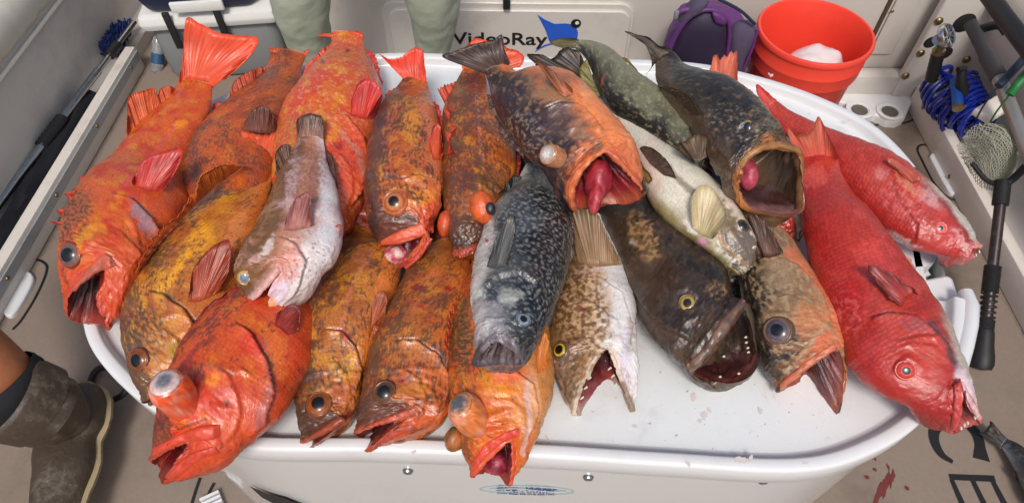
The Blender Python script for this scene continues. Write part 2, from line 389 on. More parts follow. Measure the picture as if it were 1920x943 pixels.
# hatch plates let into the deck
def plate(name, px, z, th, mat, label, cat, parent=None):
    o = resample(spline(fl(px, z), 80, True), 60); o = [(p[0], p[1]) for p in o]
    t = MB().prism(o, z - th, z, bot=False).build(name, mat, parent, bevel=.004)
    return tag(t, label, cat) if label else t
plate('hatch_plate', [(8, 590), (0, 565), (20, 530), (44, 508), (58, 512), (60, 528), (40, 566), (22, 590)], .012, .012, M['white'], 'white rounded hatch plate in the deck under the left rail', 'hatch')
plate('hatch_plate', [(1748, 300), (1745, 290), (1755, 285), (1775, 290), (1800, 340), (1806, 362), (1794, 364), (1778, 355)], .012, .012, M['white'], 'white rounded hatch plate in the deck under the right rail', 'hatch')

# drain step with two cup wells
step_px = [(1545, 150), (1700, 155), (1714, 185), (1704, 206), (1697, 222), (1684, 227), (1666, 226), (1652, 219), (1640, 214), (1630, 222), (1612, 225), (1596, 219), (1588, 205), (1585, 192), (1560, 188)]
ds = empty('drain_step', at_z(1640, 190, 0), 'white moulded step with two round wells behind the red bucket', 'step')
o = [(p[0], p[1]) for p in fl(step_px, .03)]; MB().prism(o, 0, .03, bot=False).build('step_body', M['white'], ds, bevel=.006)
for x, y in ((1611, 208), (1668, 211)):
    c = at_z(x, y, .03)
    MB().lathe(c, (0, 0, 1), [(.042, .0), (.043, .006), (.038, .008), (.030, .006), (.029, .003), (.025, .0012), (.0, .001)], 28).build('well_ring', M['white'], ds)
    MB().lathe(c, (0, 0, 1), [(.026, .004), (.02, .0035), (.0, .0032)], 24).build('well_hole', M['well'], ds)

# side linings, bolsters and rails
def side(s, X0, X1, zt, name, label):
    V = []; ys = np.linspace(-1.2, 2.6, 20); prof = [(X1 - s * .02, .0), (X1, .05), (X1 - s * .01, .10), (X1 * .5 + X0 * .5, zt * .5), (X0 * .8 + X1 * .2, zt * .8), (X0 + s * .01, zt), (X0 + s * .01, zt + .05)]
    for y in ys:
        for x, z in prof: V.append((x, y, z))
    return tag(MB().add(V, grid_faces(len(ys), len(prof))).build(name, M['gel_side'], None, sharp=80), label, 'boat side')
side(-1, -1.43, -1.45, .31, 'hull_lining', 'grey boat side sloping under the cream cushion on the left')
side(1, 1.36, 1.54, .36, 'hull_lining', 'pale boat side behind the blue hose on the right')
def bolster(s, X, zb, name, label):
    r = empty(name, (X, .8, .4), label, 'cushion'); ys = np.linspace(-1.2, 2.6, 220); V = []; n = 16
    for y in ys:
        seam = ((y * 22) % 1.0); k = 1 - .05 * math.exp(-((seam - .5) / .07) ** 2)
        for j in range(n):
            a = 2 * math.pi * j / n; V.append((X + s * .065 + .075 * k * math.cos(a), y, zb + .07 + .085 * k * math.sin(a)))
    MB().add(V, grid_faces(len(ys), n, True)).build('pad', M['vinyl'], r)
    MB().tube([(X + s * .0, -1.2, zb), (X + s * .0, 2.6, zb)], .006, 8).build('piping', M['vinyl'], r)
bolster(-1, -1.43, .31, 'bolster_cushion', 'cream stitched bolster cushion along the top of the left side')
bolster(1, 1.36, .36, 'bolster_cushion', 'cream bolster cushion at the top right corner')
def rail(s, X, y0, y1, label, strip):
    r = empty('side_rail', (X, (y0 + y1) / 2, .05), label, 'rail'); L = y1 - y0; ym = (y0 + y1) / 2
    MB().box((X + s * .017, ym, .043), (.034, L, .086), bev=.004).build('board', M['rail'], r)
    if strip:
        MB().box((X - s * .0025, ym, .058), (.005, L - .01, .03)).build('metal_strip', M['strip'], r)
    for k in range(9):
        y = y0 + .12 + k * (L - .2) / 8
        MB().lathe((X - s * (.005 if strip else 0), y, .058 if strip else (.025 if k % 2 else .06)), (-s, 0, 0), [(.007, 0), (.006, .0025), (.002, .0035), (0, .0035)], 12).build('screw', M['brass'], r)
rail(-1, XL, -.6, 1.93, 'long white rail board with a grey metal strip along the left side', True)
rail(1, XR, -.6, 1.77, 'long white rail board standing along the right side of the deck', False)
# shelf floors behind the rails
b = MB(); b.box((-1.41, .9, .02), (.085, 3.4, .04)).build('left_shelf', M['gel_side'])['kind'] = 'structure'
b = MB(); b.box((1.46, .9, .02), (.32, 3.4, .04)).build('right_shelf', M['gel_side'])['kind'] = 'structure'

# transom
tr = empty('transom', (0.3, YB, 0), 'cream transom wall of the boat behind the table', 'boat wall')
xa, xb = at_y(612, 60, YB)[0], at_y(1686, 160, YB)[0]
MB().box(((xa + xb) / 2, YB + .04, .4), (xb - xa, .08, .8), bev=.01).build('wall_panel', M['gel'], tr)
MB().box(((xa + xb) / 2 + .1, YB - .03, .05), (xb - xa - .2, .06, .10), bev=.02).build('base_step', M['gel'], tr)
MB().box((-1.15, 2.36, .4), (.95, .08, .8)).build('recess_wall', M['gel_side'], tr)
MB().box((xa - .03, 2.1, .4), (.06, .5, .8), bev=.01).build('recess_side', M['gel'], tr)
gx = at_y(1655, 30, YB)[0]
MB().box((gx, YB - .002, .45), (.012, .008, .62)).build('door_gap', M['gap'], tr)
MB().box((gx + .05, YB - .004, .45), (.07, .01, .60), bev=.003).build('door_post', M['gel'], tr)
MB().lathe(at_y(1673, 22, YB - .009), (0, -1, 0), [(.006, 0), (.004, .002), (0, .003)], 10).build('screw', M['brass'], tr)
# corner panel with bolts
cp = empty('corner_panel', (xb + .2, YB - .1, 0), 'white bolted corner panel at the right end of the transom', 'panel')
x0 = at_y(1684, 160, YB - .07)[0]
MB().box((x0 + .30, YB - .055, .36), (.60, .03, .72), bev=.006).build('panel_board', M['gel'], cp)
for x, y in ((1760, 40), (1726, 100), (1697, 143), (1812, 112), (1698, 190)):
    c = at_y(x, y, YB - .07); MB().lathe(c, (0, -1, 0), [(.013, 0), (.012, .004), (.007, .008), (0, .009)], 16).build('bolt', M['brass'], cp)
for x, y, r in ((1808, 44, .032), (1745, 80, .02), (1772, 100, .022)):
    MB().lathe(at_y(x, y, YB - .0705), (0, -1, 0), [(r, 0), (r * .96, .001), (0, .0012)], 24).build('pocket_hole', M['hole'], cp)
# hatch in the transom
def rrect(x0, x1, z0, z1, r, n=8):
    o = []
    for cx, cz, a0 in ((x1 - r, z1 - r, 0), (x0 + r, z1 - r, 90), (x0 + r, z0 + r, 180), (x1 - r, z0 + r, 270)):
        for k in range(n + 1): a = math.radians(a0 + 90 * k / n); o.append((cx + r * math.cos(a), cz + r * math.sin(a)))
    return o
ha = empty('transom_hatch', (0.05, YB, .1), 'rounded cream hatch with black lettering and a blue ray picture', 'hatch')
hx0, hx1 = at_y(722, 60, YB)[0], at_y(1184, 60, YB)[0]; hz1 = at_y(950, 2, YB)[2]
def slab(x0, x1, z0, z1, r, y0, y1, name, mat, parent):
    o = rrect(x0, x1, z0, z1, r); n = len(o); V = [(x, y0, z) for x, z in o] + [(x, y1, z) for x, z in o]
    F_ = [(i, (i + 1) % n, n + (i + 1) % n, n + i) for i in range(n)] + [tuple(range(n)), tuple(range(n, 2 * n))]
    return MB().add(V, F_).build(name, mat, parent, bevel=.003)
slab(hx0, hx1, .02, hz1, .05, YB - .012, YB + .01, 'hatch_frame', M['gel'], ha)
slab(hx0 + .022, hx1 - .012, .03, hz1 - .02, .04, YB - .022, YB - .005, 'hatch_lid', M['gel'], ha)
lz = at_y(950, 10, YB - .03); MB().box((lz[0], YB - .03, lz[2] + .012), (.022, .016, .05), bev=.004).build('latch', M['rubber'], ha)
def text(body, size, loc, rot, mat, name, parent, fit=None, off=0.0, ext=.0006, shear=0.0, spacing=1.0):
    """lettering as a flat mesh; fit = the width to fill"""
    c = bpy.data.curves.new(name, 'FONT'); c.body = body; c.size = size; c.extrude = ext; c.offset = off; c.align_x = 'LEFT'; c.shear = shear; c.space_character = spacing; c.resolution_u = 4
    o = bpy.data.objects.new(name, c); COL.objects.link(o); bpy.context.view_layer.update()
    me = bpy.data.meshes.new_from_object(o.evaluated_get(bpy.context.evaluated_depsgraph_get())); bpy.data.objects.remove(o); bpy.data.curves.remove(c)
    V = np.array([v.co for v in me.vertices]); V[:, 0] -= V[:, 0].min()
    if fit: V[:, 0] *= fit / V[:, 0].max()
    V = V @ np.array(rot).T + np.asarray(loc); me.vertices.foreach_set('co', V.ravel()); me.update(); me.name = name
    return link(name, me, mat, parent)
yf = YB - .0235
R_wall = ((1, 0, 0), (0, 0, -1), (0, 1, 0))
t0, t1 = at_y(848, 83, yf), at_y(1026, 83, yf)
vt = text('VideoRay', .062, t0, R_wall, M['ink'], 'lettering', ha, t1[0] - t0[0], .0008)
def wall_poly(px, name, mat, y=yf, th=.002):
    P_ = [at_y(a, c, y) for a, c in px]; n = len(P_); V = P_ + [p + np.array([0, th, 0]) for p in P_]
    return MB().add(V, [tuple(range(n))] + [(i, (i + 1) % n, n + (i + 1) % n, n + i) for i in range(n)]).build(name, mat, ha, smooth=False)
wall_poly([(1008, 29), (1022, 38), (1040, 46), (1060, 45), (1074, 47), (1081, 54), (1084, 62), (1082, 76), (1070, 72), (1062, 78), (1046, 80), (1034, 84), (1029, 76), (1024, 60), (1017, 46)], 'ray_body', M['ray'])
wall_poly([(1034, 82), (1022, 85), (1010, 91), (1003, 98), (1007, 96), (1013, 92), (1024, 87), (1036, 84)], 'ray_tail', M['ray'], yf - .0006)
MB().lathe(at_y(1080, 45, yf - .001), (0, -1, 0), [(.016, 0), (.015, .001), (.008, .0012), (.0078, .0004), (0, .0004)], 20).build('ray_camera', M['ink'], ha)
MB().lathe(at_y(1082, 44, yf - .003), (0, -1, 0), [(.006, 0), (.004, .0005), (0, .0006)], 16).build('ray_lens', M['white'], ha)

# ------------------------------------------------------------------ the bait tank used as a table
tk = empty('bait_tank', (at_z(980, 500, 0)[0], at_z(980, 500, 0)[1], 0), 'white oval bait tank with a raised rim used as a table for the fish', 'bait tank')
rim_px = [(400, 186), (560, 124), (720, 99), (900, 103), (1100, 108), (1290, 116), (1410, 139), (1530, 178), (1640, 234), (1726, 322), (1780, 420), (1812, 540), (1800, 680), (1742, 778), (1640, 848), (1500, 884), (1250, 873), (1000, 857), (700, 846), (440, 838), (300, 778), (200, 694), (155, 612), (158, 500), (215, 360), (300, 250)]
ol = spline([at_z(x, y, .75) for x, y in rim_px], 400, True)[:, :2]; ol = resample(np.vstack([ol, ol[:1]]), 321)[:-1]
def inset(o, d):
    T = np.roll(o, -1, 0) - np.roll(o, 1, 0); T = T / np.linalg.norm(T, axis=1, keepdims=True); N = np.stack([-T[:, 1], T[:, 0]], -1)
    c = o.mean(0); s = np.sign(((c - o) * N).sum()); return o + N * s * d
def ring_mesh(prof, name, mat, parent, keep=None):
    n = len(ol); V = []
    for d, z in prof: q = inset(ol, d); V += [(x, y, z) for x, y in q]
    Fs = grid_faces(len(prof), n, True)
    if keep is not None: Fs = [f for f in Fs if keep[f[0] % n] and keep[f[1] % n]]
    return MB().add(V, Fs).build(name, mat, parent, sharp=60)
opx = proj(np.c_[ol, np.full(len(ol), .75)])
gap = (opx[:, 0] > 1700) & (opx[:, 1] > 318) & (opx[:, 1] < 560)
ring_mesh([(.008, .71), (.002, .712), (.0, .716), (.0, .7465), (.0012, .7495), (.004, .751), (.013, .751), (.0155, .7495), (.0165, .746), (.0185, .7385), (.022, .7355), (.03, .7345)], 'rim', M['white'], tk, ~gap)
ci = inset(ol, .028); cut = [(x, y) for (x, y), (a, c) in zip(ci, opx) if not ((a > 1740) & (c > 330) & (c < 600))]
notch = [at_z(x, y, .735)[:2] for x, y in [(1738, 352), (1752, 420), (1762, 470), (1752, 492), (1735, 499), (1700, 502), (1690, 530), (1700, 600), (1740, 640)]]
k0 = max(i for i, (a, c) in enumerate(opx) if (a > 1700) & (c < 330) & (c > 200)); dd = [np.hypot(p[0] - ci[k0][0], p[1] - ci[k0][1]) for p in cut]; ki = int(np.argmin(dd))
surf_o = cut[:ki + 1] + [tuple(q) for q in notch] + cut[ki + 1:]
MB().prism(surf_o, .70, TOP).build('table_surface', M['table'], tk, smooth=False)
ring_mesh([(.007, .72), (.007, .68), (.009, .60), (.014, .3), (.022, .0)], 'tank_wall', M['tank'], tk)
# lower hopper on the right, seen past the red fish
hp = [(1690, 530), (1716, 524), (1745, 518), (1776, 511), (1790, 517), (1797, 540), (1806, 560), (1800, 620), (1784, 690), (1760, 730), (1720, 700), (1700, 600)]
MB().prism([tuple(at_z(x, y, .725)[:2]) for x, y in hp], .60, .722).build('hopper_floor', M['white'], tk, bevel=.006)
MB().tube([at_z(x, y, .742) for x, y in [(1810, 548), (1817, 575), (1814, 610), (1805, 650), (1792, 694), (1772, 738)]], [.009, .012, .012, .012, .012, .011], 12).build('hopper_rim', M['white'], tk)
MB().prism([tuple(at_z(x, y, .70)[:2]) for x, y in [(1690, 500), (1735, 500), (1745, 515), (1700, 530)]], .60, .70).build('hopper_shelf', M['white'], tk)
flat_strip([at_z(1205, 656, 0), at_z(1230, 650, 0), at_z(1262, 646, 0)], .003, TOP + .0006, 'lid_seam', M['strip'], tk)
for i, (x, y, rx, ry) in enumerate([(1320, 778, .004, .004), (1330, 770, .002, .003), (1312, 790, .003, .002), (1300, 744, .006, .003), (1425, 770, .004, .003), (1030, 832, .010, .002), (1010, 828, .006, .003), (1190, 800, .003, .002), (1560, 560, .002, .002)]):
    blot(at_z(x, y, TOP), rx, ry, .4 * i, M['stain'], TOP + .0007 + i * .00005, tk, 'stain', 40 + i)
for i, (x, y, rx) in enumerate([(1390, 862, .007), (1408, 858, .004), (1290, 868, .004), (1510, 868, .003), (1446, 142, .005), (1442, 139, .003), (1590, 226, .003), (775, 848, .003), (1762, 540, .006), (1778, 544, .003), (1740, 530, .008)]):
    blot(at_z(x, y, .7515), rx, rx * .5, i, M['stain'], .7516 if x < 1700 else .7235, tk, 'stain', 60 + i)
# the front face: screws, maker's label, a black swoosh
def wall_pt(x, y, out=.003):
    """point on the tank's front wall under a pixel"""
    r = ray(x, y); q = inset(ol, .0072); best = None
    for i in range(len(q)):
        a, c = q[i], q[(i + 1) % len(q)]; e = c - a; d = r[0] * e[1] - r[1] * e[0]
        if abs(d) < 1e-9: continue
        t = ((a[0] - CAM[0]) * e[1] - (a[1] - CAM[1]) * e[0]) / d; s = ((a[0] - CAM[0]) * r[1] - (a[1] - CAM[1]) * r[0]) / d
        if 0 <= s <= 1 and t > 0 and (best is None or t < best[0]):
            nn = unit(np.array([e[1], -e[0], 0])); nn = nn if nn @ r < 0 else -nn; best = (t, CAM + r * t + nn * out, nn)
    return best[1], best[2]
for x, y in ((765, 880), (1103, 892), (1430, 898)):
    p, nn = wall_pt(x, y, .0); MB().lathe(p, nn, [(.0065, -.004), (.0065, .002), (.005, .0045), (.002, .005), (0, .005)], 14).build('screw', M['steel'], tk)
pL, nL = wall_pt(930, 915, .001); pR, _ = wall_pt(1045, 918, .001); ex = unit(pR - pL); ez = np.array([0, 0, 1.0]); en = np.cross(ex, ez); Rl = np.array([ex, ez, en]).T
sx_ = np.linalg.norm(pR - pL)
lb = text('Blue  Water', .020, pL + ez * -.004, Rl, M['logo'], 'lettering', tk, sx_, .0002, .0003, .35)
l2 = text('BAIT SYSTEMS', .0055, pL + ex * .022 - ez * .0105, Rl, M['logo'], 'lettering', tk, sx_ * .56, 0, .0003, 0, 1.8)
l3 = text('Costa Mesa, CA (714) 435-1500', .0068, pL + ex * .001 - ez * .019, Rl, M['logo'], 'lettering', tk, sx_ * .95, .0001, .0003)
el = [pL + ex * (sx_ * .5) - ez * .003 + ex * (sx_ * .76 * math.cos(a)) + ez * (.017 * math.sin(a)) + en * .0002 for a in np.linspace(0, 2 * math.pi, 60, endpoint=False)]
MB().tube(el, .0006, 4, closed=True).build('label_outline', M['teal'], tk)
MB().tube([pL + ex * sx_ * k + ez * (.001 + .004 * math.sin(k * 5)) + en * .0003 for k in np.linspace(-.1, 1.15, 30)], .0008, 4).build('label_wave', M['teal'], tk)
sw = [(468, 908), (500, 922), (535, 932), (580, 950), (560, 962), (520, 945), (492, 930)]
MB().sheet([wall_pt(x, y, .0015)[0] for x, y in sw]).build('black_swoosh', M['ink'], tk, smooth=False)
# ------------------------------------------------------------------ fish builder

def hermite(X, s, sq):
    """C1 interpolation of rows of X at chord positions s, sampled at sq"""
    X = np.asarray(X, float); n = len(s); h = np.diff(s)[:, None]; d = np.diff(X, axis=0) / h
    m = np.empty_like(X); m[0] = d[0]; m[-1] = d[-1]
    if n > 2: m[1:-1] = (d[:-1] * h[1:] + d[1:] * h[:-1]) / (h[1:] + h[:-1])
    i = np.clip(np.searchsorted(s, sq, side='right') - 1, 0, n - 2); hh = (s[i + 1] - s[i])[:, None]; t = ((sq - s[i])[:, None]) / hh
    return ((1 + 2 * t) * (1 - t) ** 2) * X[i] + t * (1 - t) ** 2 * hh * m[i] + t * t * (3 - 2 * t) * X[i + 1] + t * t * (t - 1) * hh * m[i + 1]
def seg_dist(P, poly):
    """pixel distance to a polyline, side (+ left of its direction) and position 0..1 along it"""
    poly = np.array(poly, float); best = np.full(P.shape[:-1], 1e9); side = np.zeros_like(best); al = np.zeros_like(best); nseg = len(poly) - 1
    for i in range(nseg):
        a, b = poly[i], poly[i + 1]; ab = b - a; L2 = ab @ ab + 1e-9
        tr = ((P - a) @ ab) / L2
        t = np.clip(tr, 0, 1); q = P - (a + t[..., None] * ab); d = np.sqrt((q ** 2).sum(-1))
        s = np.sign(ab[0] * (P[..., 1] - a[1]) - ab[1] * (P[..., 0] - a[0]))
        u = d < best; best = np.where(u, d, best); side = np.where(u, s, side); al = np.where(u, (i + t) / nseg, al)
    return best, side, al

class Fish:
    def __init__(F, name, label, st, mouth, pal, cat='fish', group='fish laid out on the white table', lean=0.5, th=0.54, twist=0.0,
                 cav=0.05, cavcol='5a1416', lip=0.0022, lipcol=None, lipw=0.0045, gill=(), ridges=(), paint=(), mat='skin', scl=0.6, seed=1, base=TOP, nbody=190, keel=0.92, lumps=0.0013, cn=.4, throat_shade='240808', vd=0.0, push=.036):
        F.seed = seed; F.rng = random.Random(seed); F.mat = mat
        n0 = unit(np.array([0, 0, 1.0]) * (1 - lean) - FWD * lean)
        D, V, C, TH = [], [], [], []
        for s in st:
            m = ((s[0] + s[2]) / 2, (s[1] + s[3]) / 2); c = at_z(m[0], m[1], base + s[4])
            pts = []
            for px in (s[:2], s[2:4]):
                r = ray(*px); pts.append(CAM + r * (((c - CAM) @ n0) / (r @ n0)))
            D.append(pts[0]); V.append(pts[1]); C.append(c); TH.append((s[5] if len(s) > 5 else th) * np.linalg.norm(pts[0] - pts[1]) / 2)
        D, V = np.array(D), np.array(V); C = (D + V) / 2
        cs = np.r_[0, np.cumsum(np.linalg.norm(np.diff(C, axis=0), axis=1))]; q = np.linspace(0, cs[-1], nbody)
        D, V = hermite(D, cs, q), hermite(V, cs, q); TH = hermite(np.array(TH)[:, None], cs, q)[:, 0]
        sh_ = (D - V); wv_ = np.linalg.norm(sh_, axis=1)[:, None]; qq = q / .04
        D = D + sh_ * (fbm(qq, 0 * qq + 3.3, 0, seed + 71, 3) - .5)[:, None] * .035; V = V - sh_ * (fbm(qq, 0 * qq + 7.7, 0, seed + 72, 3) - .5)[:, None] * .045
        TH = TH * (1 + (fbm(qq * .4, 0 * qq + 1.1, 0, seed + 73, 2) - .5) * .16)
        TH = TH * (1 - .62 * sst(.70, 1.0, q / q[-1]))
        C = (D + V) / 2; A = (D - V) / 2
        Tn = unit(np.gradient(C, axis=0)); N = np.cross(Tn, A); N = unit(N); N *= np.sign(N @ n0)[:, None]
        N = unit(N * 0.75 + n0 * 0.25)
        th_ = np.r_[np.linspace(-18, 198, 76, endpoint=False), np.linspace(198, 342, 20, endpoint=False)] * math.pi / 180
        F.th = th_; nt_ = len(th_)
        cx = np.cos(th_); sx = np.sign(np.sin(th_)) * np.abs(np.sin(th_)) ** keel
        R = C[:, None] + A[:, None] * cx[None, :, None] + N[:, None] * (TH[:, None] * sx[None])[..., None]
        F.C, F.N, F.A, F.q = C, N, A, q
        F.cpx = proj(C); F.cd = (C - CAM) @ FWD
        d0 = depth(C[0])
        # mouth ring
        mt = sorted(mouth, key=lambda a: a[0]); ang = np.array([a[0] for a in mt], float)
        K = np.array([at_d(a[1], a[2], d0 - a[3]) if len(a) > 3 else at_d(a[1], a[2], d0) for a in mt])
        ang3 = np.r_[ang - 360, ang, ang + 360]; K3 = np.r_[K, K, K]
        Mr = hermite(K3, ang3, np.degrees(th_) % 360)
        # head: from the first body ring out to the lips
        NM = 54; u = np.linspace(0, 1, NM + 1)[1:][:, None, None]; dirT = -Tn[0]
        R0 = R[0]; Lh = np.linalg.norm(Mr - R0, axis=1)[:, None]
        mc = Mr.mean(0); inw = unit(mc - Mr)
        T0 = (R0 - R[2]); T0 = unit(T0) * Lh * 0.9
        T1 = (Mr - R0) * 0.75 + inw * Lh * 0.22
        h00, h10, h01, h11 = (1 + 2 * u) * (1 - u) ** 2, u * (1 - u) ** 2, u * u * (3 - 2 * u), u * u * (u - 1)
        Hd = h00 * R0 + h10 * T0 + h01 * Mr + h11 * T1
        Hd = Hd - N[0] * (np.sin(np.pi * u) * np.clip(-np.sin(th_), 0, 1)[None, :, None] ** .7 * push)
        # cavity
        NC = 22; uc = np.linspace(0, 1, NC + 1)[1:][:, None, None]
        sc = np.clip(1 - uc, 0, 1) ** .9
        ck = int(np.argmin(np.abs(np.linalg.norm(C - mc, axis=1) - cav - np.linalg.norm(C[0] - mc) * .6))); ck = max(ck, 4); tgt = C[ck] + N[ck] * TH[ck] * cn
        if vd: tgt = C[ck] * .2 + mc * .8; tgt = tgt + unit(tgt - CAM) * vd; sc = np.sqrt(np.clip(1 - uc ** 1.7, 0, 1))
        Cv = mc + (Mr - mc) * sc + (tgt - mc) * uc
        G = np.concatenate([Cv[::-1], Hd[::-1], R], 0)
        NR = len(G); F.iL = NC; F.iH = NC + NM
        part = np.zeros(NR); part[:NC] = 1.0
        # along-body metres from the lip
        S = np.zeros(NR); S[NC:] = np.r_[0, np.cumsum(np.linalg.norm(np.diff(G[NC:].mean(1), axis=0), axis=1))]
        Slip = np.zeros((NR, nt_)); dl = np.linalg.norm(np.diff(G[NC:F.iH + 40], axis=0), axis=2)
        Slip[NC + 1:F.iH + 40] = np.cumsum(dl, 0); Slip[F.iH + 40:] = 1; F.Slip = Slip
        hh = np.ones(NR); hh[F.iH:] = np.linalg.norm(A, axis=1); hh[:F.iH] = hh[F.iH] 
        tw = th_ - math.radians(twist); v = np.cos(tw); Q = np.degrees(th_) / 90 * hh[:, None]
        PX = proj(G); near = (np.sin(th_) > -0.35)
        def normals(G):
            dr = np.gradient(G, axis=0); dt = np.roll(G, -1, 1) - np.roll(G, 1, 1); n = unit(np.cross(dr, dt))
            s = np.sign(((G[F.iH:] - C[:, None]) * n[F.iH:]).sum()); return n * s, s
        Nn, F.flip = normals(G)
        # relief: lips, gill covers, ridges, soft lumps
        disp = np.zeros((NR, nt_)); body = (1 - part)[:, None]
        disp += lip * np.exp(-(Slip / lipw) ** 2) * body
        disp -= lip * 0.6 * np.exp(-((Slip - 2.6 * lipw) / (0.8 * lipw)) ** 2) * body
        seam = np.zeros((NR, nt_))
        for g in gill:                                  # polyline px, height m, reach px; the head lies on the side given
            d, s, al = seg_dist(PX, g[0]); s = s * g[3]; wob = 3.0 * (fbm(PX[..., 0] / 22, PX[..., 1] / 22, 0, seed + 3) - .5)
            sd = s * d + wob; env = sst(0, .12, al) * (1 - sst(.88, 1, al)) * near
            disp += 1.3 * g[1] * np.exp(-np.maximum(sd, 0) / g[2]) * sst(-2.2, 1.0, sd) * env
            disp -= 0.5 * g[1] * np.exp(-((sd + 3.5) / 2.6) ** 2) * env
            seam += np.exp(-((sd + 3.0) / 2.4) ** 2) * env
        if gill:
            g0 = np.array(gill[0][0], float); mpx = proj(mc[None])[0]; g1 = g0 + (mpx - g0) * .30; gill2 = [(g1, gill[0][1] * .55, gill[0][2] * .8, gill[0][3])]
        for g in (gill2 if gill else ()):
            d, s, al = seg_dist(PX, g[0]); wob = 4 * (fbm(PX[..., 0] / 16, PX[..., 1] / 16, 0, seed + 13) - .5); sd = s * g[3] * d + wob; env = sst(0, .2, al) * (1 - sst(.75, 1, al)) * near
            disp += g[1] * np.exp(-np.maximum(sd, 0) / g[2]) * sst(-3, 1.5, sd) * env
        for g in ridges:                                # polyline px, height (may be negative), width px
            d, s, al = seg_dist(PX, g[0]); disp += g[1] * np.exp(-(d / g[2]) ** 2) * near * np.sin(np.clip(al, .02, .98) * math.pi) ** .4
        lum = (fbm(S[:, None] * 60, Q * 60, 0, seed + 5, 3) - .5) * 2 * lumps + (fbm(S[:, None] * 240, Q * 240, 0, seed + 6, 2) - .5) * lumps * .7
        disp += lum * (0.35 + 0.9 * (np.arange(NR) < F.iH + 25))[:, None]
        cvb = (fbm(th_[None] * 5 + 40, np.arange(NR)[:, None] * .25, 0, seed + 9, 3) - .5) * 0.006 * part[:, None] * np.clip((NC - np.arange(NR)) / 6, 0, 1)[:, None]
        hm = np.clip(1.15 - S / (S[F.iH] * 1.15), 0, 1)[:, None] * body
        for fr, am in ((38, .0016), (75, .0009)):
            cr_ = np.abs(fbm(S[:, None] * fr, Q * fr * 1.3, 0, seed + 81 + fr, 3) - .5); disp -= am * np.exp(-(cr_ / .045) ** 2) * hm
        G = G + Nn * (disp + cvb)[..., None]
        F.G = G
        g = dict(S=S[:, None] * np.ones((1, nt_)), L=S[-1], Q=Q, v=v[None] * np.ones((NR, 1)), w=np.sin(tw)[None] * np.ones((NR, 1)), px=PX, near=near[None] * np.ones((NR, 1)), seed=seed, headS=S[F.iH], lip=Slip)
        g['t'] = g['S'] / g['L']
        col = pal(g); amt, dcol, fs, fq = g.get('mot', (np.full(g['S'].shape, -1.0), np.zeros(3), 1, 1))
        amt = np.clip(amt, -.6, 1.1) * np.clip(Slip / .008, 0, 1); MF = np.stack([g['S'] * fs, Q * fq, 0 * Q + seed * 3.7], -1).reshape(-1, 3)
        DK = np.concatenate([np.broadcast_to(dcol, amt.shape + (3,)), amt[..., None]], -1).reshape(-1, 4)
        if lipcol is not None: col = mixc(col, H(lipcol), np.exp(-(Slip / (lipw * 1.6)) ** 2) * .85)
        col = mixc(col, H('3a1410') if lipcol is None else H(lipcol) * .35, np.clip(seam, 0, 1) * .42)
        for p in paint: col = F.paint(col, PX, near, p)
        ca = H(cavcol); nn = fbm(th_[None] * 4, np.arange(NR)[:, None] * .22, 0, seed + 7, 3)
        dp = np.clip(1 - np.arange(NR) / NC, 0, 1)[:, None, None]; cc = ca * (0.5 + 1.0 * nn[..., None]); cc = mixc(cc, H(throat_shade), np.broadcast_to(sst(.06, .5, dp[..., 0]), cc.shape[:2]) * .92); k = np.clip(1 - np.arange(NR) / NC, 0, 1)[:, None]  # lining darkens inward: throat's own dark red with cavity shade painted in
        if lipcol is not None:
            kl_ = np.clip(1 - (NC - np.arange(NR)) / 3.5, 0, 1) * (part > 0); cc = mixc(cc, H(lipcol) * .7, np.broadcast_to(kl_[:, None], cc.shape[:2]))
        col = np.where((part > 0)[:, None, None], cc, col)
        F.root = empty(name, at_floor(C.mean(0), base), label, cat, group)
        Fc = np.stack([g['S'], Q, 0 * Q], -1).reshape(-1, 3)
        sc_ = np.clip((g['S'] - S[F.iH] * 1.0) / 0.06, 0, 1) * scl
        V_ = G.reshape(-1, 3); faces = grid_faces(NR, nt_, True); col = np.clip(col, 0.002, .9)
        nb = NC * nt_
        # the skin, and the mouth lining as a part of its own
        ks = (NC - 1) * nt_
        fs = grid_faces(NR - NC, nt_, True); fs = fs if F.flip > 0 else fs[:, ::-1]
        capi = len(V_[nb:]); Vs = np.vstack([V_[nb:], C[-1] + (C[-1] - C[-2]) * 0.5]); last = capi - nt_
        fl = [tuple(f) for f in fs] + [(last + i, last + (i + 1) % nt_, capi) for i in range(nt_)]
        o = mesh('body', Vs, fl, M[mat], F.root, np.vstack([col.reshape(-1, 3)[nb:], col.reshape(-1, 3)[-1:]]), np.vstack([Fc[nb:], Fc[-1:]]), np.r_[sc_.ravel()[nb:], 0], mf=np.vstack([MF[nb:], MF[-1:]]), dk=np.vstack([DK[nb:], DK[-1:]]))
        fc2 = grid_faces(NC + 1, nt_, True); nb2 = (NC + 1) * nt_
        cl = col.reshape(-1, 3)[:nb2].copy(); cl[-nt_:] = cl[-2 * nt_:-nt_]
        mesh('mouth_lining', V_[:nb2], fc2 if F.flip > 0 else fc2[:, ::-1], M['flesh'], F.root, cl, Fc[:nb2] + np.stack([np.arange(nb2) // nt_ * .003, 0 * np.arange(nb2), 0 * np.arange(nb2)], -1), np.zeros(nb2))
        F.bvh = BVHTree.FromPolygons([Vector(p) for p in V_[nb:]], [tuple(map(int, f)) for f in fs])
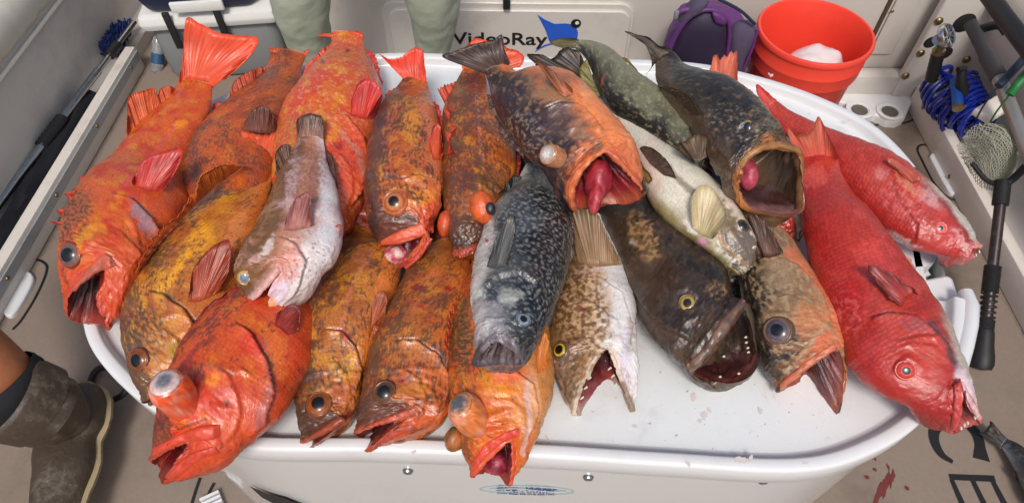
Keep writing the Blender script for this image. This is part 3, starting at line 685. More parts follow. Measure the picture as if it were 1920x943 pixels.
    def paint(F, col, PX, near, p):
        kind = p[0]; wx = (fbm(PX[..., 0] / 17, PX[..., 1] / 17, 0, F.seed + 31) - .5); wy = (fbm(PX[..., 0] / 17, PX[..., 1] / 17, 9, F.seed + 32) - .5)
        fine = fbm(PX[..., 0] / 5, PX[..., 1] / 5, 3, F.seed + 33)
        if kind == 'blob':                              # x y rx ry rot col alpha [soft]
            _, x, y, rx, ry, rot, c, a = p[:8]; soft = p[8] if len(p) > 8 else .45; r = math.radians(rot)
            dx = PX[..., 0] - x + wx * rx * .9; dy = PX[..., 1] - y + wy * ry * .9
            e = np.sqrt(((dx * math.cos(r) + dy * math.sin(r)) / rx) ** 2 + ((-dx * math.sin(r) + dy * math.cos(r)) / ry) ** 2) + (fine - .5) * .35
            return mixc(col, H(c), (1 - sst(1 - soft, 1 + soft * .4, e)) * a * near)
        if kind == 'line':                              # polyline width col alpha
            _, pl, w, c, a = p; d, s, al = seg_dist(PX + np.stack([wx, wy], -1) * w * 1.2, pl)
            return mixc(col, H(c), (1 - sst(.5, 1.15, d / w + (fine - .5) * .4)) * a * near)
        if kind == 'spots':                             # x y rx ry rot col alpha cell-px threshold
            _, x, y, rx, ry, rot, c, a, cell, thr = p; r = math.radians(rot)
            dx = PX[..., 0] - x; dy = PX[..., 1] - y
            e = np.sqrt(((dx * math.cos(r) + dy * math.sin(r)) / rx) ** 2 + ((-dx * math.sin(r) + dy * math.cos(r)) / ry) ** 2)
            m = fbm(PX[..., 0] / cell, PX[..., 1] / cell, 5, F.seed + 37, 2)
            return mixc(col, H(c), sst(thr - .06, thr + .06, m) * (1 - sst(.6, 1.1, e)) * a * near)
        return col
    # -- finding places on the fish
    def cdepth(F, x, y): i = int(np.argmin(((F.cpx - np.array([x, y])) ** 2).sum(1))); return F.cd[i]
    def hit(F, x, y):
        r = ray(x, y); l = float(np.linalg.norm(r)); h = F.bvh.ray_cast(Vector(CAM), Vector(r / l))
        if h[0] is None: return None, None
        n = np.array(h[1]); 
        if n @ r > 0: n = -n
        return np.array(h[0]), n
    def surf(F, x, y, off=0.0):
        p, n = F.hit(x, y)
        if p is None:
            b = F.bvh.find_nearest(Vector(at_d(x, y, F.cdepth(x, y) - .01))); d = depth(np.array(b[0])); p = at_d(x, y, d); n = unit(-ray(x, y))
        return p + unit(-ray(x, y)) * off, n
    # -- parts
    def fin(F, name, base, tip, rays=12, db=0.0, dt=0.0, c0='c8401c', c1='d8502a', cr='7a2010', amp=0.00035, notch=0.0, jag=.06, bow=0.0, nr=9, thick=0.0013, surf=False, lift=(0.001, 0.012), dark=0.0, pale=None, seed=0, mat='fin', raywidth=.5, label=None):
        rays = int(rays * 1.7) + 1 if not notch else rays; amp = min(amp, .0004) if not notch else amp
        nc = rays * 6 + 1; rg = random.Random(F.seed * 31 + seed + len(name)); b = resample(base, nc); t = resample(spline(tip, 60) if len(tip) > 2 else tip, nc)
        k = np.arange(nc); ph = k / 6.0; tri = np.abs((ph % 1) - .5) * 2            # 1 on a ray, 0 between rays
        jr = np.interp(ph, np.arange(rays + 1), [1 - rg.random() * jag for _ in range(rays + 1)])
        ln = jr * (1 - notch * (1 - tri) ** .8) - np.array([rg.random() * jag * .35 for _ in k])
        if surf:
            B3 = np.array([F.surf(x, y, lift[0])[0] for x, y in b]); md = np.array([depth(p) for p in B3])
            T3 = []
            for i, (x, y) in enumerate(t):
                p, n = F.hit(x, y); d = depth(p) if p is not None else md[i]
                T3.append(at_d(x, y, min(d, md[i] + .02) - lift[1]))
            T3 = np.array(T3)
        else:
            mid = len(b) // 2; dc = [F.cdepth(x, y) for x, y in b]
            dbx = np.interp(np.linspace(0, 1, nc), np.linspace(0, 1, nc), dc)
            B3 = np.array([at_d(x, y, d - db) for (x, y), d in zip(b, dbx)])
            dts = np.broadcast_to(np.interp(np.linspace(0, 1, nc), np.linspace(0, 1, len(np.atleast_1d(dt))), np.atleast_1d(dt)), (nc,))
            T3 = np.array([at_d(x, y, d - db - e) for (x, y), d, e in zip(t, dbx, dts)])
        w = np.linspace(0, 1, nr)[:, None]
        P = B3[None] + (T3 - B3)[None] * (w * ln[None])[..., None]
        nrm = unit(np.cross(T3[len(T3) // 2] - B3[len(B3) // 2], B3[-1] - B3[0]))
        if nrm @ FWD > 0: nrm = -nrm
        if surf:                                        # keep the sheet clear of the body below it
            for a in range(1, nr - 1):
                for c in range(0, nc):
                    x, y = proj(P[a, c]); h, _ = F.hit(x, y)
                    if h is not None and depth(P[a, c]) > depth(h) - .0012: P[a, c] = at_d(x, y, depth(h) - .0012)
        ws = np.sin(w * math.pi) * bow
        cor = (tri - .5)[None] * amp * np.clip(w * 4, 0, 1) + (fbm(ph[None] * .35, w * 1.5, 0, F.seed + seed, 2) - .5) * .006 * w
        P = P + nrm * (ws + cor)[..., None]
        nz = fbm(ph[None] * .8, w * 3, 2, F.seed + seed + 5, 3)
        c = mixc(np.broadcast_to(H(c0), P.shape).copy(), H(c1), np.clip(w + (nz - .5) * .6, 0, 1))
        c = mixc(c, H(cr), np.clip((tri[None] - (1 - raywidth)) / raywidth, 0, 1) ** 1.5 * (.42 + 1.2 * (nz - .5)).clip(0, 1) * np.clip(.25 + w, 0, 1))
        c = c * (.72 + .56 * fbm(ph[None] * .22, w * 2.2, 5, F.seed + seed + 9, 3))[..., None]
        if pale is None and not dark: c = mixc(c, H('dc9a60'), sst(.6, .8, fbm(ph[None] * 1.1, w * 5, 6, F.seed + seed + 10, 3)) * .15)
        if dark: c = mixc(c, H('1c1412'), sst(1 - dark - .12, 1 - dark + .1, w + (nz - .5) * .3) * .85)
        if pale: c = mixc(c, H(pale), sst(.55, .8, nz) * .5)
        c = c * np.array([.84, .80, .64])
        Vv = np.concatenate([P.reshape(-1, 3), (P - nrm * thick).reshape(-1, 3)]); n1 = nr * nc
        f1 = grid_faces(nr, nc); fcs = [tuple(f) for f in f1] + [tuple(f[::-1] + n1) for f in f1]
        rim = [i for i in range(nc)] + [r * nc + nc - 1 for r in range(1, nr)] + [(nr - 1) * nc + i for i in range(nc - 2, -1, -1)] + [r * nc for r in range(nr - 2, 0, -1)]
        fcs += [(rim[i], rim[(i + 1) % len(rim)], rim[(i + 1) % len(rim)] + n1, rim[i] + n1) for i in range(len(rim))]
        Lr = np.linalg.norm(T3 - B3, axis=1).mean(); Wd = np.linalg.norm(B3[-1] - B3[0]) + 1e-3
        fcx = np.stack([np.broadcast_to(w * Lr, (nr, nc)) * .25, np.broadcast_to(ph[None] / rays * Wd * 1.5, (nr, nc)), np.zeros((nr, nc))], -1).reshape(-1, 3)
        cc = c.reshape(-1, 3); o = mesh(name, Vv, fcs, M[mat], F.root, np.vstack([cc, cc]), np.vstack([fcx, fcx]), np.zeros(2 * n1))
        if label: o['label'] = label
        return o
    def patch(F, name, A, B, bulge=0.003, off=0.0006, c='d0502a', c2=None, nu=34, nv=9, mat='skin', tint=.25, edge=None, seed=0):
        """a raised strip of skin on the body between two pixel lines: jaw plate, lip, gill flap"""
        a = resample(spline(A, 50) if len(A) > 2 else A, nu); b = resample(spline(B, 50) if len(B) > 2 else B, nu); P = np.zeros((nu, nv, 3)); vv = np.linspace(0, 1, nv)
        for i in range(nu):
            for j in range(nv):
                x, y = a[i] + (b[i] - a[i]) * vv[j]; p, n = F.surf(x, y)
                e = math.sin(math.pi * vv[j]) ** .55 if 0 < j < nv - 1 else 0; eu = min(1, math.sin(math.pi * min(max(i / (nu - 1), 0), 1)) * 3 + .15)
                k = off + bulge * .62 * e * eu * (.8 + .4 * float(vn(i * .35, j * .5, 0, F.seed))) if 0 < j < nv - 1 else -0.0025
                P[i, j] = p + unit(-ray(x, y)) * .6 * k + n * .4 * k
        uu = np.linspace(0, 1, nu)[:, None]; nz = fbm(uu * 9, vv[None] * 2.2, 0, F.seed + seed + 41, 3)
        col = np.broadcast_to(H(c), P.shape).copy()
        if c2: col = mixc(col, H(c2), sst(.42, .62, nz) * .8)
        col = col * (1 - tint + 2 * tint * nz[..., None])
        if edge: col = mixc(col, H(edge), np.broadcast_to(np.abs(vv * 2 - 1)[None] ** 3, (nu, nv)) * .7)
        fcx = np.stack([uu * .03 + 0 * vv[None], vv[None] * .03 + 0 * uu, 0 * uu * vv[None]], -1).reshape(-1, 3)
        return mesh(name, P.reshape(-1, 3), grid_faces(nu, nv), M[mat], F.root, np.clip(col, .002, .9).reshape(-1, 3), fcx, np.zeros(nu * nv))
    def lathe(F, name, o, axis, rows, mat='eye', seg=36, sq=1.0, ax2=None, parent=None, jit=0.0, alt=None, altk=0, wob=0.0):
        b = MB().lathe(o, axis, [(r[0], r[1]) for r in rows], seg, ax2, sq)
        c = np.repeat(np.array([H(r[2]) for r in rows]), seg, 0); V = np.array(b.v)
        nz = fbm(V[:, 0] * 330, V[:, 1] * 330, V[:, 2] * 330, F.seed + 51, 3)
        if alt: c = mixc(c, H(alt), sst(.5, .75, fbm(V[:, 0] * 90, V[:, 1] * 90, V[:, 2] * 90, F.seed + 57, 4)) * altk)
        if wob: V = V + (V - V.mean(0)) * ((fbm(V[:, 0] * 45, V[:, 1] * 45, V[:, 2] * 45, F.seed + 59, 2) - .5) * wob * 4)[:, None]
        c = c * (1 - jit + 2 * jit * nz[:, None]); fcx = V
        return mesh(name, V, b.f, M[mat], parent or F.root, c, fcx, np.zeros(len(V)))
    def eye(F, x, y, r, iris='9a5a20', pupil='0a0d14', rim='6a3a18', rim2=None, pr=.55, prot=.42, rimw=.22, sq=1.0, blend=.35, shade='3a2210'):
        p, n = F.surf(x, y); d = depth(p); R = r * d / F_PX * 1.02; ax = unit(n * (1 - blend) - unit(ray(x, y)) * blend)
        p = p - ax * R * .12
        rows = []
        for k in range(0, 13):
            u = k / 12; rho = u * R * .82; h = R * prot * math.sqrt(max(0, 1 - (u * .93) ** 2))
            c = pupil if u < pr else (shade if u < pr + .06 else (iris if u < .86 else rim)); rows.append((rho, h, c))
        pp = rows[-1][1]
        rows += [(R * .85, pp - R * .01, shade), (R * .89, pp + R * .035, rim), (R * .96, pp + R * .01, rim2 or rim), (R * 1.05, pp - R * .10, rim2 or rim), (R * 1.14, -R * .15, rim2 or rim), (R * 1.2, -R * .5, rim2 or rim)]
        # split iris rows so the pupil edge stays crisp
        return F.lathe('eye', p, ax, rows[::1], 'eye', 40, sq, None, None, .45)
    def popeye(F, base, top, r, lens=.62, rows=None, side='e0642c', lenscol='a8a4a4', pupil='5a5c60', out=0.02, sq=1.0, pr=.5, depthoff=0.0, towards=.3):
        """an eye blown out of its socket: a short barrel with the lens on its end"""
        p, n = F.surf(*base); d = depth(p); R = r * d / F_PX
        q = at_d(top[0], top[1], d - out); ax = unit(q - p); Lb = np.linalg.norm(q - p)
        o = p - ax * R * .5; Lb += R * .5
        f = lens; mixh = lambda a_, b_, t: ''.join('%02x' % int(int(a_[i:i + 2], 16) * (1 - t) + int(b_[i:i + 2], 16) * t) for i in (0, 2, 4))
        rw = [(R * f * u_, Lb + R * .16 * math.sqrt(max(0, 1 - u_ * u_)), mixh(pupil, lenscol, float(sst(pr - .25, pr + .3, u_)))) for u_ in np.linspace(0, .98, 14)]
        rw += [(R * (f + .02), Lb - R * .03, mixh(side, '5a3020', .5)), (R * (f + .07), Lb - R * .04, side), (R * (f + .14), Lb - R * .12, side), (R * .90, Lb - R * .3, side), (R * .97, Lb - R * .5, side), (R * 1.0, Lb - R * .75, side), (R * .99, Lb * .45, side), (R * .95, Lb * .2, side), (R * .9, 0, side), (R * .7, -R * .5, side)]
        return F.lathe('eye', o, ax, rw, 'eye', 48, sq, None, None, .5, alt='d8a08c', altk=.55, wob=.05)
    def ball(F, name, x, y, rx, ry, rot=0, off=-.01, col='b04048', col2='d8a0a0', elong=1.0, dref=None):
        d = (dref if dref is not None else depth(F.C[0])) - off; c = at_d(x, y, d); rr = math.radians(rot)
        e1 = RGT * math.cos(rr) - UPV * math.sin(rr); e2 = RGT * math.sin(rr) + UPV * math.cos(rr); sx, sy = rx * d / F_PX, ry * d / F_PX; sz = (sx + sy) / 2 * elong
        V = []; nu, nv = 24, 32
        for i in range(nu + 1):
            a = math.pi * i / nu
            for j in range(nv):
                b_ = 2 * math.pi * j / nv; V.append(c + e1 * sx * math.cos(a) + (e2 * sy * math.cos(b_) - FWD * sz * math.sin(b_)) * math.sin(a))
        V = np.array(V); nz = fbm(V[:, 0] * 90, V[:, 1] * 90, V[:, 2] * 90, F.seed + 61, 4)
        V = V + unit(V - c) * ((nz - .5) * .1 * (sx + sy))[:, None]
        cc = mixc(np.broadcast_to(H(col), V.shape).copy(), H(col2), sst(.42, .68, nz))
        return mesh(name, V, grid_faces(nu + 1, nv, True), M['flesh'], F.root, cc, V[:, :3], np.zeros(len(V)))
    def teeth(F, pts, lng=7, w=2.2, off=.006, dirx=0, diry=-1, col='d8d0b8', dref=None):
        for x, y in pts:
            d = (dref or depth(F.C[0])) - off; a = at_d(x, y, d); b = at_d(x + dirx * lng, y + diry * lng, d - .002); R = w * d / F_PX
            F.lathe('tooth', a, b - a, [(R, -R, col), (R * .95, 0, col), (R * .6, np.linalg.norm(b - a) * .6, col), (.0001, np.linalg.norm(b - a), col)], 'eye', 10)
def at_floor(c, z): return (c[0], c[1], z)
# ------------------------------------------------------------------ skin patterns (the animals' own colours)
def rock(base='dc5c2a', base2='d24428', yel='e8962a', yamt=.4, dark='3c302a', damt=.3, dback=.3, dhead=.0, belly='e0703c', bst=-.5, fs=120, fq=380, dstr=.85, white=0.0, headcol=None, tail=None):
    def f(g):
        S, Q, v, sd, t = g['S'], g['Q'], g['v'], g['seed'], g['t']
        c = np.broadcast_to(H(base), S.shape + (3,)).copy()
        big = fbm(S * 22, Q * 30, 0, sd, 3); c = mixc(c, H(base2), sst(.42, .62, big))
        y = fbm(S * 40, Q * 75, 3, sd + 1, 4); c = mixc(c, H(yel), sst(.64 - yamt * .3, .92 - yamt * .3, y) * .65)
        c = mixc(c, H(belly), sst(bst + .25, bst - .35, v) * .8)
        hd = sst(g['headS'] * 1.25, g['headS'] * .35, S)
        if headcol: c = mixc(c, H(headcol), hd * sst(.35, .6, fbm(S * 35, Q * 35, 6, sd + 8, 3) + .12) * .8)
        m2 = fbm(S * 26, Q * 52, 2, sd + 3, 3)
        amt = np.clip(damt + dback * sst(-.15, .9, v) + dhead * hd * sst(-.6, .5, v) + (m2 - .5) * .75, 0, 1.15)
        g['mot'] = (amt + .06, H(dark), fs, fq)
        c = mixc(c, H(dark), np.clip(amt - .4, 0, 1) * .4 * dstr)
        fine = fbm(S * 420, Q * 900, 4, sd + 4, 2); c = c * (0.66 + .3 * fine[..., None]) * np.array([1.02, 1.08, .66])
        if white: c = mixc(c, H('e8c8b0'), sst(.63, .72, fbm(S * 130, Q * 500, 7, sd + 9, 3)) * white)
        if tail: c = mixc(c, H(tail), sst(.75, 1.0, t) * .8)
        return c
    return f
def sheephead(chin='d8c4c0', hood='b83030', body='d0402e', chin_v=-.62, chin_t=.3, chin_hi=0.0):
    def f(g):
        S, Q, v, sd, t = g['S'], g['Q'], g['v'], g['seed'], g['t']
        c = np.broadcast_to(H(body), S.shape + (3,)).copy()
        c = mixc(c, H('e25a52'), sst(.45, .7, fbm(S * 12, Q * 16, 0, sd, 3)) * .6)
        c = mixc(c, H('b01c22'), sst(.55, .75, fbm(S * 14, Q * 14, 3, sd + 1, 3)) * .55)
        c = mixc(c, H('c0181e'), sst(.0, .95, v) * .6)
        hd = sst(g['headS'] * 1.5, g['headS'] * .9, S); c = mixc(c, H(hood), hd * .8)
        c = mixc(c, H('9a2226'), hd * sst(.4, .65, fbm(S * 30, Q * 30, 5, sd + 5, 3)) * .5)
        n = (fbm(S * 20, Q * 20, 8, sd + 2, 3) - .5)
        k = sst(chin_v + .16, chin_v - .08, v + n * .5) * sst(chin_t + .05, chin_t - .08, t + n * .12)
        c = mixc(c, H('4a4448'), sst(chin_v + .34, chin_v + .1, v + n * .4) * sst(chin_t + .03, chin_t - .1, t) * .6 * (1 - k))
        c = mixc(c, H(chin), k)
        return c * np.array([.72, .78, .66]) * (.85 + .3 * fbm(S * 300, Q * 300, 4, sd + 4, 2)[..., None])
    return f
def dusky(top='3a2c26', mid='8a5a3a', low='d8784a', belly='e0a080', t0=.25, t1=-.35, mott=.4, gold='b08a5a', gamt=.3, gf=1.0, dark='1c1614', fs=60, fq=80, head=None, grain=.3):
    def f(g):
        S, Q, v, sd = g['S'], g['Q'], g['v'], g['seed']
        n = fbm(S * 18, Q * 24, 0, sd, 4) - .5; vv = v + n * 1.1
        c = mixc(np.broadcast_to(H(mid), S.shape + (3,)).copy(), H(top), sst(t0 - .25, t0 + .3, vv)); c = mixc(c, H(low), sst(t1 + .3, t1 - .25, vv)); c = mixc(c, H(belly), sst(-.62, -.98, vv) * .8)
        if gamt: c = mixc(c, H(gold), sst(.62 - gamt * .3, .8 - gamt * .3, fbm(S * 90 * gf, Q * 260 * gf ** .6, 2, sd + 2, 4)) * .75)
        g['mot'] = (mott - .1 + .35 * vv, H(dark), fs * 1.6, fq * 1.6)
        if head:
            hd = sst(g['headS'] * 1.1, g['headS'] * .3, S); c = mixc(c, H(head), hd * sst(.3, .6, fbm(S * 30, Q * 30, 6, sd + 6, 3) + .05) * .75)
        return c * (1 - grain / 2 + grain * fbm(S * 330, Q * 700, 4, sd + 4, 3)[..., None])
    return f
def whitebelly(side='8a7a50', belly='dcd8cc', edge='5c5038', b0=.1, b1=.75, pink=.3, spot=(.15, .4, 130, 210, None)):
    def f(g):
        S, Q, v, w, sd = g['S'], g['Q'], g['v'], g['w'], g['seed']
        n = fbm(S * 25, Q * 40, 0, sd, 4) - .5; k = -v + n * .6
        c = mixc(np.broadcast_to(H(edge), S.shape + (3,)).copy(), H(side), sst(b0 - .45, b0 - .05, k)); c = mixc(c, H(belly), sst(b0, b1, k))
        c = mixc(c, H('d8a8a0'), sst(.52, .7, fbm(S * 22, Q * 22, 3, sd + 3, 3)) * pink)
        g['mot'] = (np.minimum(spot[0] - spot[1] * k, .42), H(spot[4]) if spot[4] else H(edge) * .5, spot[2], spot[3])
        return c * (.9 + .2 * fbm(S * 300, Q * 500, 4, sd + 4, 2)[..., None])
    return f

FISH = {}
def add(key, **k): FISH[key] = Fish(**k); return FISH[key]

# --- 1 large red rockfish on the left rim
f = add('f1', name='red_rockfish', label='big bright red fish with a gaping mouth and raised tail, leftmost on the table', seed=11,
    st=[(112, 462, 262, 500, .098), (118, 415, 292, 452, .092), (139, 374, 330, 415, .082), (167, 337, 352, 385, .07), (204, 306, 354, 358, .06), (240, 262, 352, 306, .058), (285, 213, 374, 252, .058), (318, 182, 393, 212, .06), (336, 150, 398, 160, .062)],
    mouth=[(0, 124, 585, -.01), (40, 132, 548, .012), (90, 207, 503, .022), (130, 184, 560, .018), (180, 203, 614, .005), (225, 186, 606, -.02), (270, 160, 605, -.03), (315, 138, 601, -.02)],
    pal=rock(base='e2602c', base2='d84426', yel='e88a24', yamt=.4, damt=-.12, dback=.25, dhead=.1, belly='e05a34', headcol='d8462c'), lipcol='b84430', cavcol='5a1010', cav=.055,
    gill=[([(208, 362), (246, 374), (284, 412), (300, 440), (262, 500)], .0045, 14, 1)],
    ridges=[([(150, 470), (185, 445), (215, 440)], .002, 6), ([(236, 400), (252, 430), (258, 460)], .0025, 5), ([(195, 425), (222, 408)], .002, 5)],
    paint=[('blob', 268, 410, 16, 42, -28, '8a7a86', .75), ('blob', 160, 440, 16, 40, 35, 'd88a20', .8), ('blob', 140, 400, 26, 50, 30, '7a5a34', .5), ('spots', 135, 410, 40, 70, 25, '44321f', .8, 5, .55), ('line', [(330, 230), (290, 290), (230, 350)], 5, 'd84c4c', .6), ('blob', 338, 232, 14, 8, 0, 'f0901e', .7), ('spots', 360, 145, 30, 22, 0, '6a4030', .5, 5, .56)])
f.patch('jaw_plate', [(134, 545), (165, 500), (195, 472), (214, 486)], [(138, 560), (175, 518), (200, 508), (217, 500)], .004, c='c8583a', c2='8a5040')
f.eye(131, 478, 23, iris='5a5a5c', rim='8a5a48', rim2='7a3420', pr=.66, prot=.5)
f.fin('tail_fin', [(337, 160), (352, 152), (380, 152), (398, 166)], [(342, 130), (345, 85), (349, 33), (380, 46), (412, 60), (450, 65), (486, 71), (470, 105), (425, 148)], rays=16, dt=.0, c0='e0502a', c1='e84c28', cr='c03a1c', jag=.03, amp=.002, bow=.008, label='wide bright orange tail fin')
f.fin('dorsal_fin', [(236, 268), (265, 240), (300, 205), (330, 172)], [(238, 225), (241, 182), (262, 170), (290, 163), (295, 178), (302, 166), (318, 161), (332, 168)], rays=14, c0='d8602a', c1='d8521f', cr='a03a18', jag=.05, amp=.002)
f.fin('spiny_dorsal_fin', [(116, 425), (140, 378), (168, 340), (205, 308)], [(92, 416), (110, 408), (100, 384), (124, 392), (118, 352), (142, 358), (150, 326), (176, 322), (200, 300)], rays=7, notch=.6, c0='c83a30', c1='d8463c', amp=.003)
f.fin('pectoral_fin', [(252, 350), (275, 358), (302, 358)], [(246, 342), (262, 310), (285, 290), (338, 276), (340, 300), (322, 335), (306, 358)], rays=12, surf=True, lift=(.002, .014), c0='c83a34', c1='c02c30', cr='8a1a20', jag=.04)
f.fin('pelvic_fin', [(300, 420), (325, 395), (345, 368)], [(312, 430), (352, 388), (358, 372)], rays=5, c0='d8502c', c1='c84028', notch=.3, db=.01)
f.fin('anal_fin', [(395, 215), (392, 235)], [(400, 195), (412, 192), (425, 195), (420, 205)], rays=6, c0='d83a2c', c1='e04030', db=-.02)

# --- 2 dark mottled orange fish behind
f = add('f2', name='orange_rockfish', label='orange fish densely peppered with brown, round belly, second from the left at the back', seed=22,
    st=[(380, 440, 500, 460, .035), (345, 385, 500, 410, .04), (341, 330, 512, 350, .046), (352, 283, 525, 300, .05), (378, 243, 538, 252, .05), (424, 197, 550, 208, .05), (478, 152, 560, 168, .048), (502, 118, 566, 128, .048), (508, 92, 574, 104, .05)],
    mouth=[(0, 400, 500), (90, 440, 480, .02), (180, 480, 500), (270, 440, 500, -.03)],
    pal=rock(base='d05c28', base2='b84a22', yel='d8781e', yamt=.25, dark='4a382c', damt=.34, dback=.15, belly='b8502c', fs=200, fq=480, dstr=.8))
f.fin('tail_fin', [(506, 100), (540, 98), (574, 106)], [(504, 86), (520, 92), (545, 90), (565, 97), (584, 88)], rays=9, c0='d0502c', c1='d8542c', jag=.3, db=.004)
f.fin('dorsal_fin', [(426, 196), (450, 172), (500, 132)], [(431, 180), (440, 152), (465, 135), (488, 126), (502, 128)], rays=11, c0='b84a2c', c1='c85030', cr='7a2a1c', jag=.04, amp=.002)
f.fin('pectoral_fin', [(456, 246), (485, 250), (516, 252)], [(460, 225), (474, 205), (490, 197), (505, 202), (516, 225)], rays=11, surf=True, lift=(.008, .012), c0='7a4438', c1='5c3832', cr='3a2420', jag=.05, label='dark brown rounded fin')

# --- 5 big red fish at the back
f = add('f5', name='red_rockfish', label='large red orange fish lying tail up at the back, third from the left', seed=55, th=.66,
    st=[(522, 402, 664, 418, .06), (514, 345, 684, 365, .068), (513, 292, 692, 305, .072), (522, 238, 704, 252, .072), (542, 192, 714, 206, .07), (572, 150, 713, 162, .068), (602, 113, 698, 124, .066), (620, 84, 684, 92, .066), (622, 62, 680, 66, .068)],
    mouth=[(0, 560, 450), (90, 600, 430, .01), (180, 640, 450), (270, 600, 450, -.03)],
    pal=rock(base='e4642e', base2='e04c30', yel='ec9a2c', yamt=.42, damt=-.15, dback=.2, belly='e4583c', headcol='d84c30', white=.25),
    gill=[([(610, 215), (650, 222), (678, 258), (686, 300), (676, 355), (655, 395)], .006, 16, 1)],
    paint=[('blob', 652, 95, 5, 5, 0, '7a1420', .9), ('blob', 605, 116, 5, 5, 0, '6a2430', .8), ('blob', 660, 300, 30, 70, 5, 'd84a2c', .6), ('line', [(640, 250), (672, 290), (676, 330)], 5, 'b88878', .6), ('blob', 637, 275, 7, 7, 0, '8a1424', .8), ('spots', 640, 300, 40, 60, 0, '9a1c28', .7, 6, .66), ('blob', 560, 260, 40, 60, 20, '8a4a2a', .35)])
f.fin('tail_fin', [(622, 70), (650, 66), (680, 70)], [(590, 68), (598, 64), (618, 62), (650, 58), (674, 60), (684, 68)], rays=10, c0='d84c34', c1='d8442c', jag=.1, db=.004)
f.fin('dorsal_fin', [(574, 152), (595, 125), (618, 92)], [(567, 150), (572, 125), (590, 106), (606, 92), (620, 84)], rays=9, c0='d84834', c1='e04c38', cr='a82c28', db=-.005)
f.fin('anal_fin', [(684, 92), (700, 122), (716, 160)], [(688, 92), (702, 100), (710, 122), (712, 140), (718, 152)], rays=8, c0='c83838', c1='d04038', cr='8a2028', notch=.25, db=-.008)
f.fin('pectoral_fin', [(658, 216), (678, 222), (702, 222)], [(660, 195), (668, 165), (684, 147), (705, 152), (716, 175), (708, 212)], rays=11, surf=True, lift=(.003, .012), c0='d84034', c1='c82c34', cr='a02028', jag=.03, pale='d87a70')

# --- 3 orange yellow mottled fish, second in front-left
f = add('f3', name='orange_rockfish', label='yellow orange dark mottled fish on the left rim right beside the big red fish', seed=33,
    st=[(242, 690, 345, 716, .045), (228, 632, 372, 672, .05), (228, 578, 408, 628, .052), (250, 518, 436, 570, .054), (282, 474, 456, 522, .055), (322, 430, 476, 466, .055), (372, 378, 496, 408, .055), (420, 337, 506, 358, .055), (456, 300, 515, 312, .056)],
    mouth=[(0, 266, 752, 0), (45, 280, 748, .01), (90, 306, 728, .015), (135, 292, 744, .012), (180, 280, 758, 0), (225, 290, 755, -.015), (270, 305, 745, -.02), (315, 278, 755, -.01)],
    pal=rock(base='cc7a38', base2='b8602c', yel='e89a28', yamt=.62, dark='3e342e', damt=.2, dback=.5, dhead=.6, belly='d8743c', bst=-.4), lipcol='5a3a28', cavcol='3a1410', cav=.02,
    gill=[([(276, 545), (306, 553), (345, 582), (362, 604), (356, 640), (330, 690)], .0045, 14, 1)],
    ridges=[([(290, 600), (330, 588), (355, 600)], .0018, 5), ([(318, 640), (345, 620)], .0016, 5), ([(255, 640), (250, 700)], -.002, 6)],
    paint=[('line', [(350, 470), (318, 530), (300, 545)], 9, 'f0a41c', .8), ('blob', 375, 450, 22, 40, 35, 'f2a01c', .7), ('blob', 440, 440, 16, 60, 20, 'dc8448', .7), ('blob', 325, 655, 16, 22, 30, '9a8418', .6), ('blob', 292, 700, 10, 8, 0, 'b8a494', .6), ('blob', 490, 316, 5, 5, 0, '7a1020', .9), ('spots', 270, 620, 50, 60, 0, '2c2622', .7, 7, .52)])
f.eye(260, 675, 23, iris='7a3c14', rim='8a4a1c', rim2='5a3020', pr=.6, prot=.5)
f.fin('tail_fin', [(460, 296), (488, 296), (514, 300)], [(455, 275), (451, 242), (470, 247), (490, 250), (505, 250), (519, 246), (516, 275)], rays=12, c0='d85c34', c1='dc5434', cr='a03a28', jag=.08, dt=.012, label='orange tail fin with a torn edge')
f.fin('dorsal_fin', [(366, 384), (405, 350), (458, 310)], [(368, 362), (378, 330), (402, 314), (430, 308), (462, 312)], rays=16, c0='a85a30', c1='d8742c', cr='8a4020', jag=.05, amp=.002, db=.03, dt=.03)
f.fin('spiny_dorsal_fin', [(270, 498), (300, 456), (340, 412), (368, 382)], [(252, 512), (275, 462), (300, 425), (332, 405), (352, 370)], rays=10, notch=.4, c0='b0502c', c1='d86a34', amp=.003, db=.025, dt=.02)
f.fin('anal_fin', [(446, 480), (470, 425), (496, 378)], [(456, 492), (478, 440), (502, 380)], rays=9, c0='7a3a30', c1='5a2c2c', cr='3a1a1c', notch=.3, dt=.012)
f.fin('pectoral_fin', [(352, 566), (372, 566), (402, 552)], [(356, 540), (365, 500), (400, 460), (430, 448), (434, 470), (428, 510), (410, 545)], rays=14, surf=True, lift=(.002, .013), c0='b84c2a', c1='9a3a28', cr='5c2018', jag=.03, amp=.002)
f.fin('pelvic_fin', [(372, 600), (400, 570), (425, 548)], [(368, 610), (392, 580), (440, 530)], rays=5, c0='a02828', c1='8a1c24', notch=.3, db=.006)

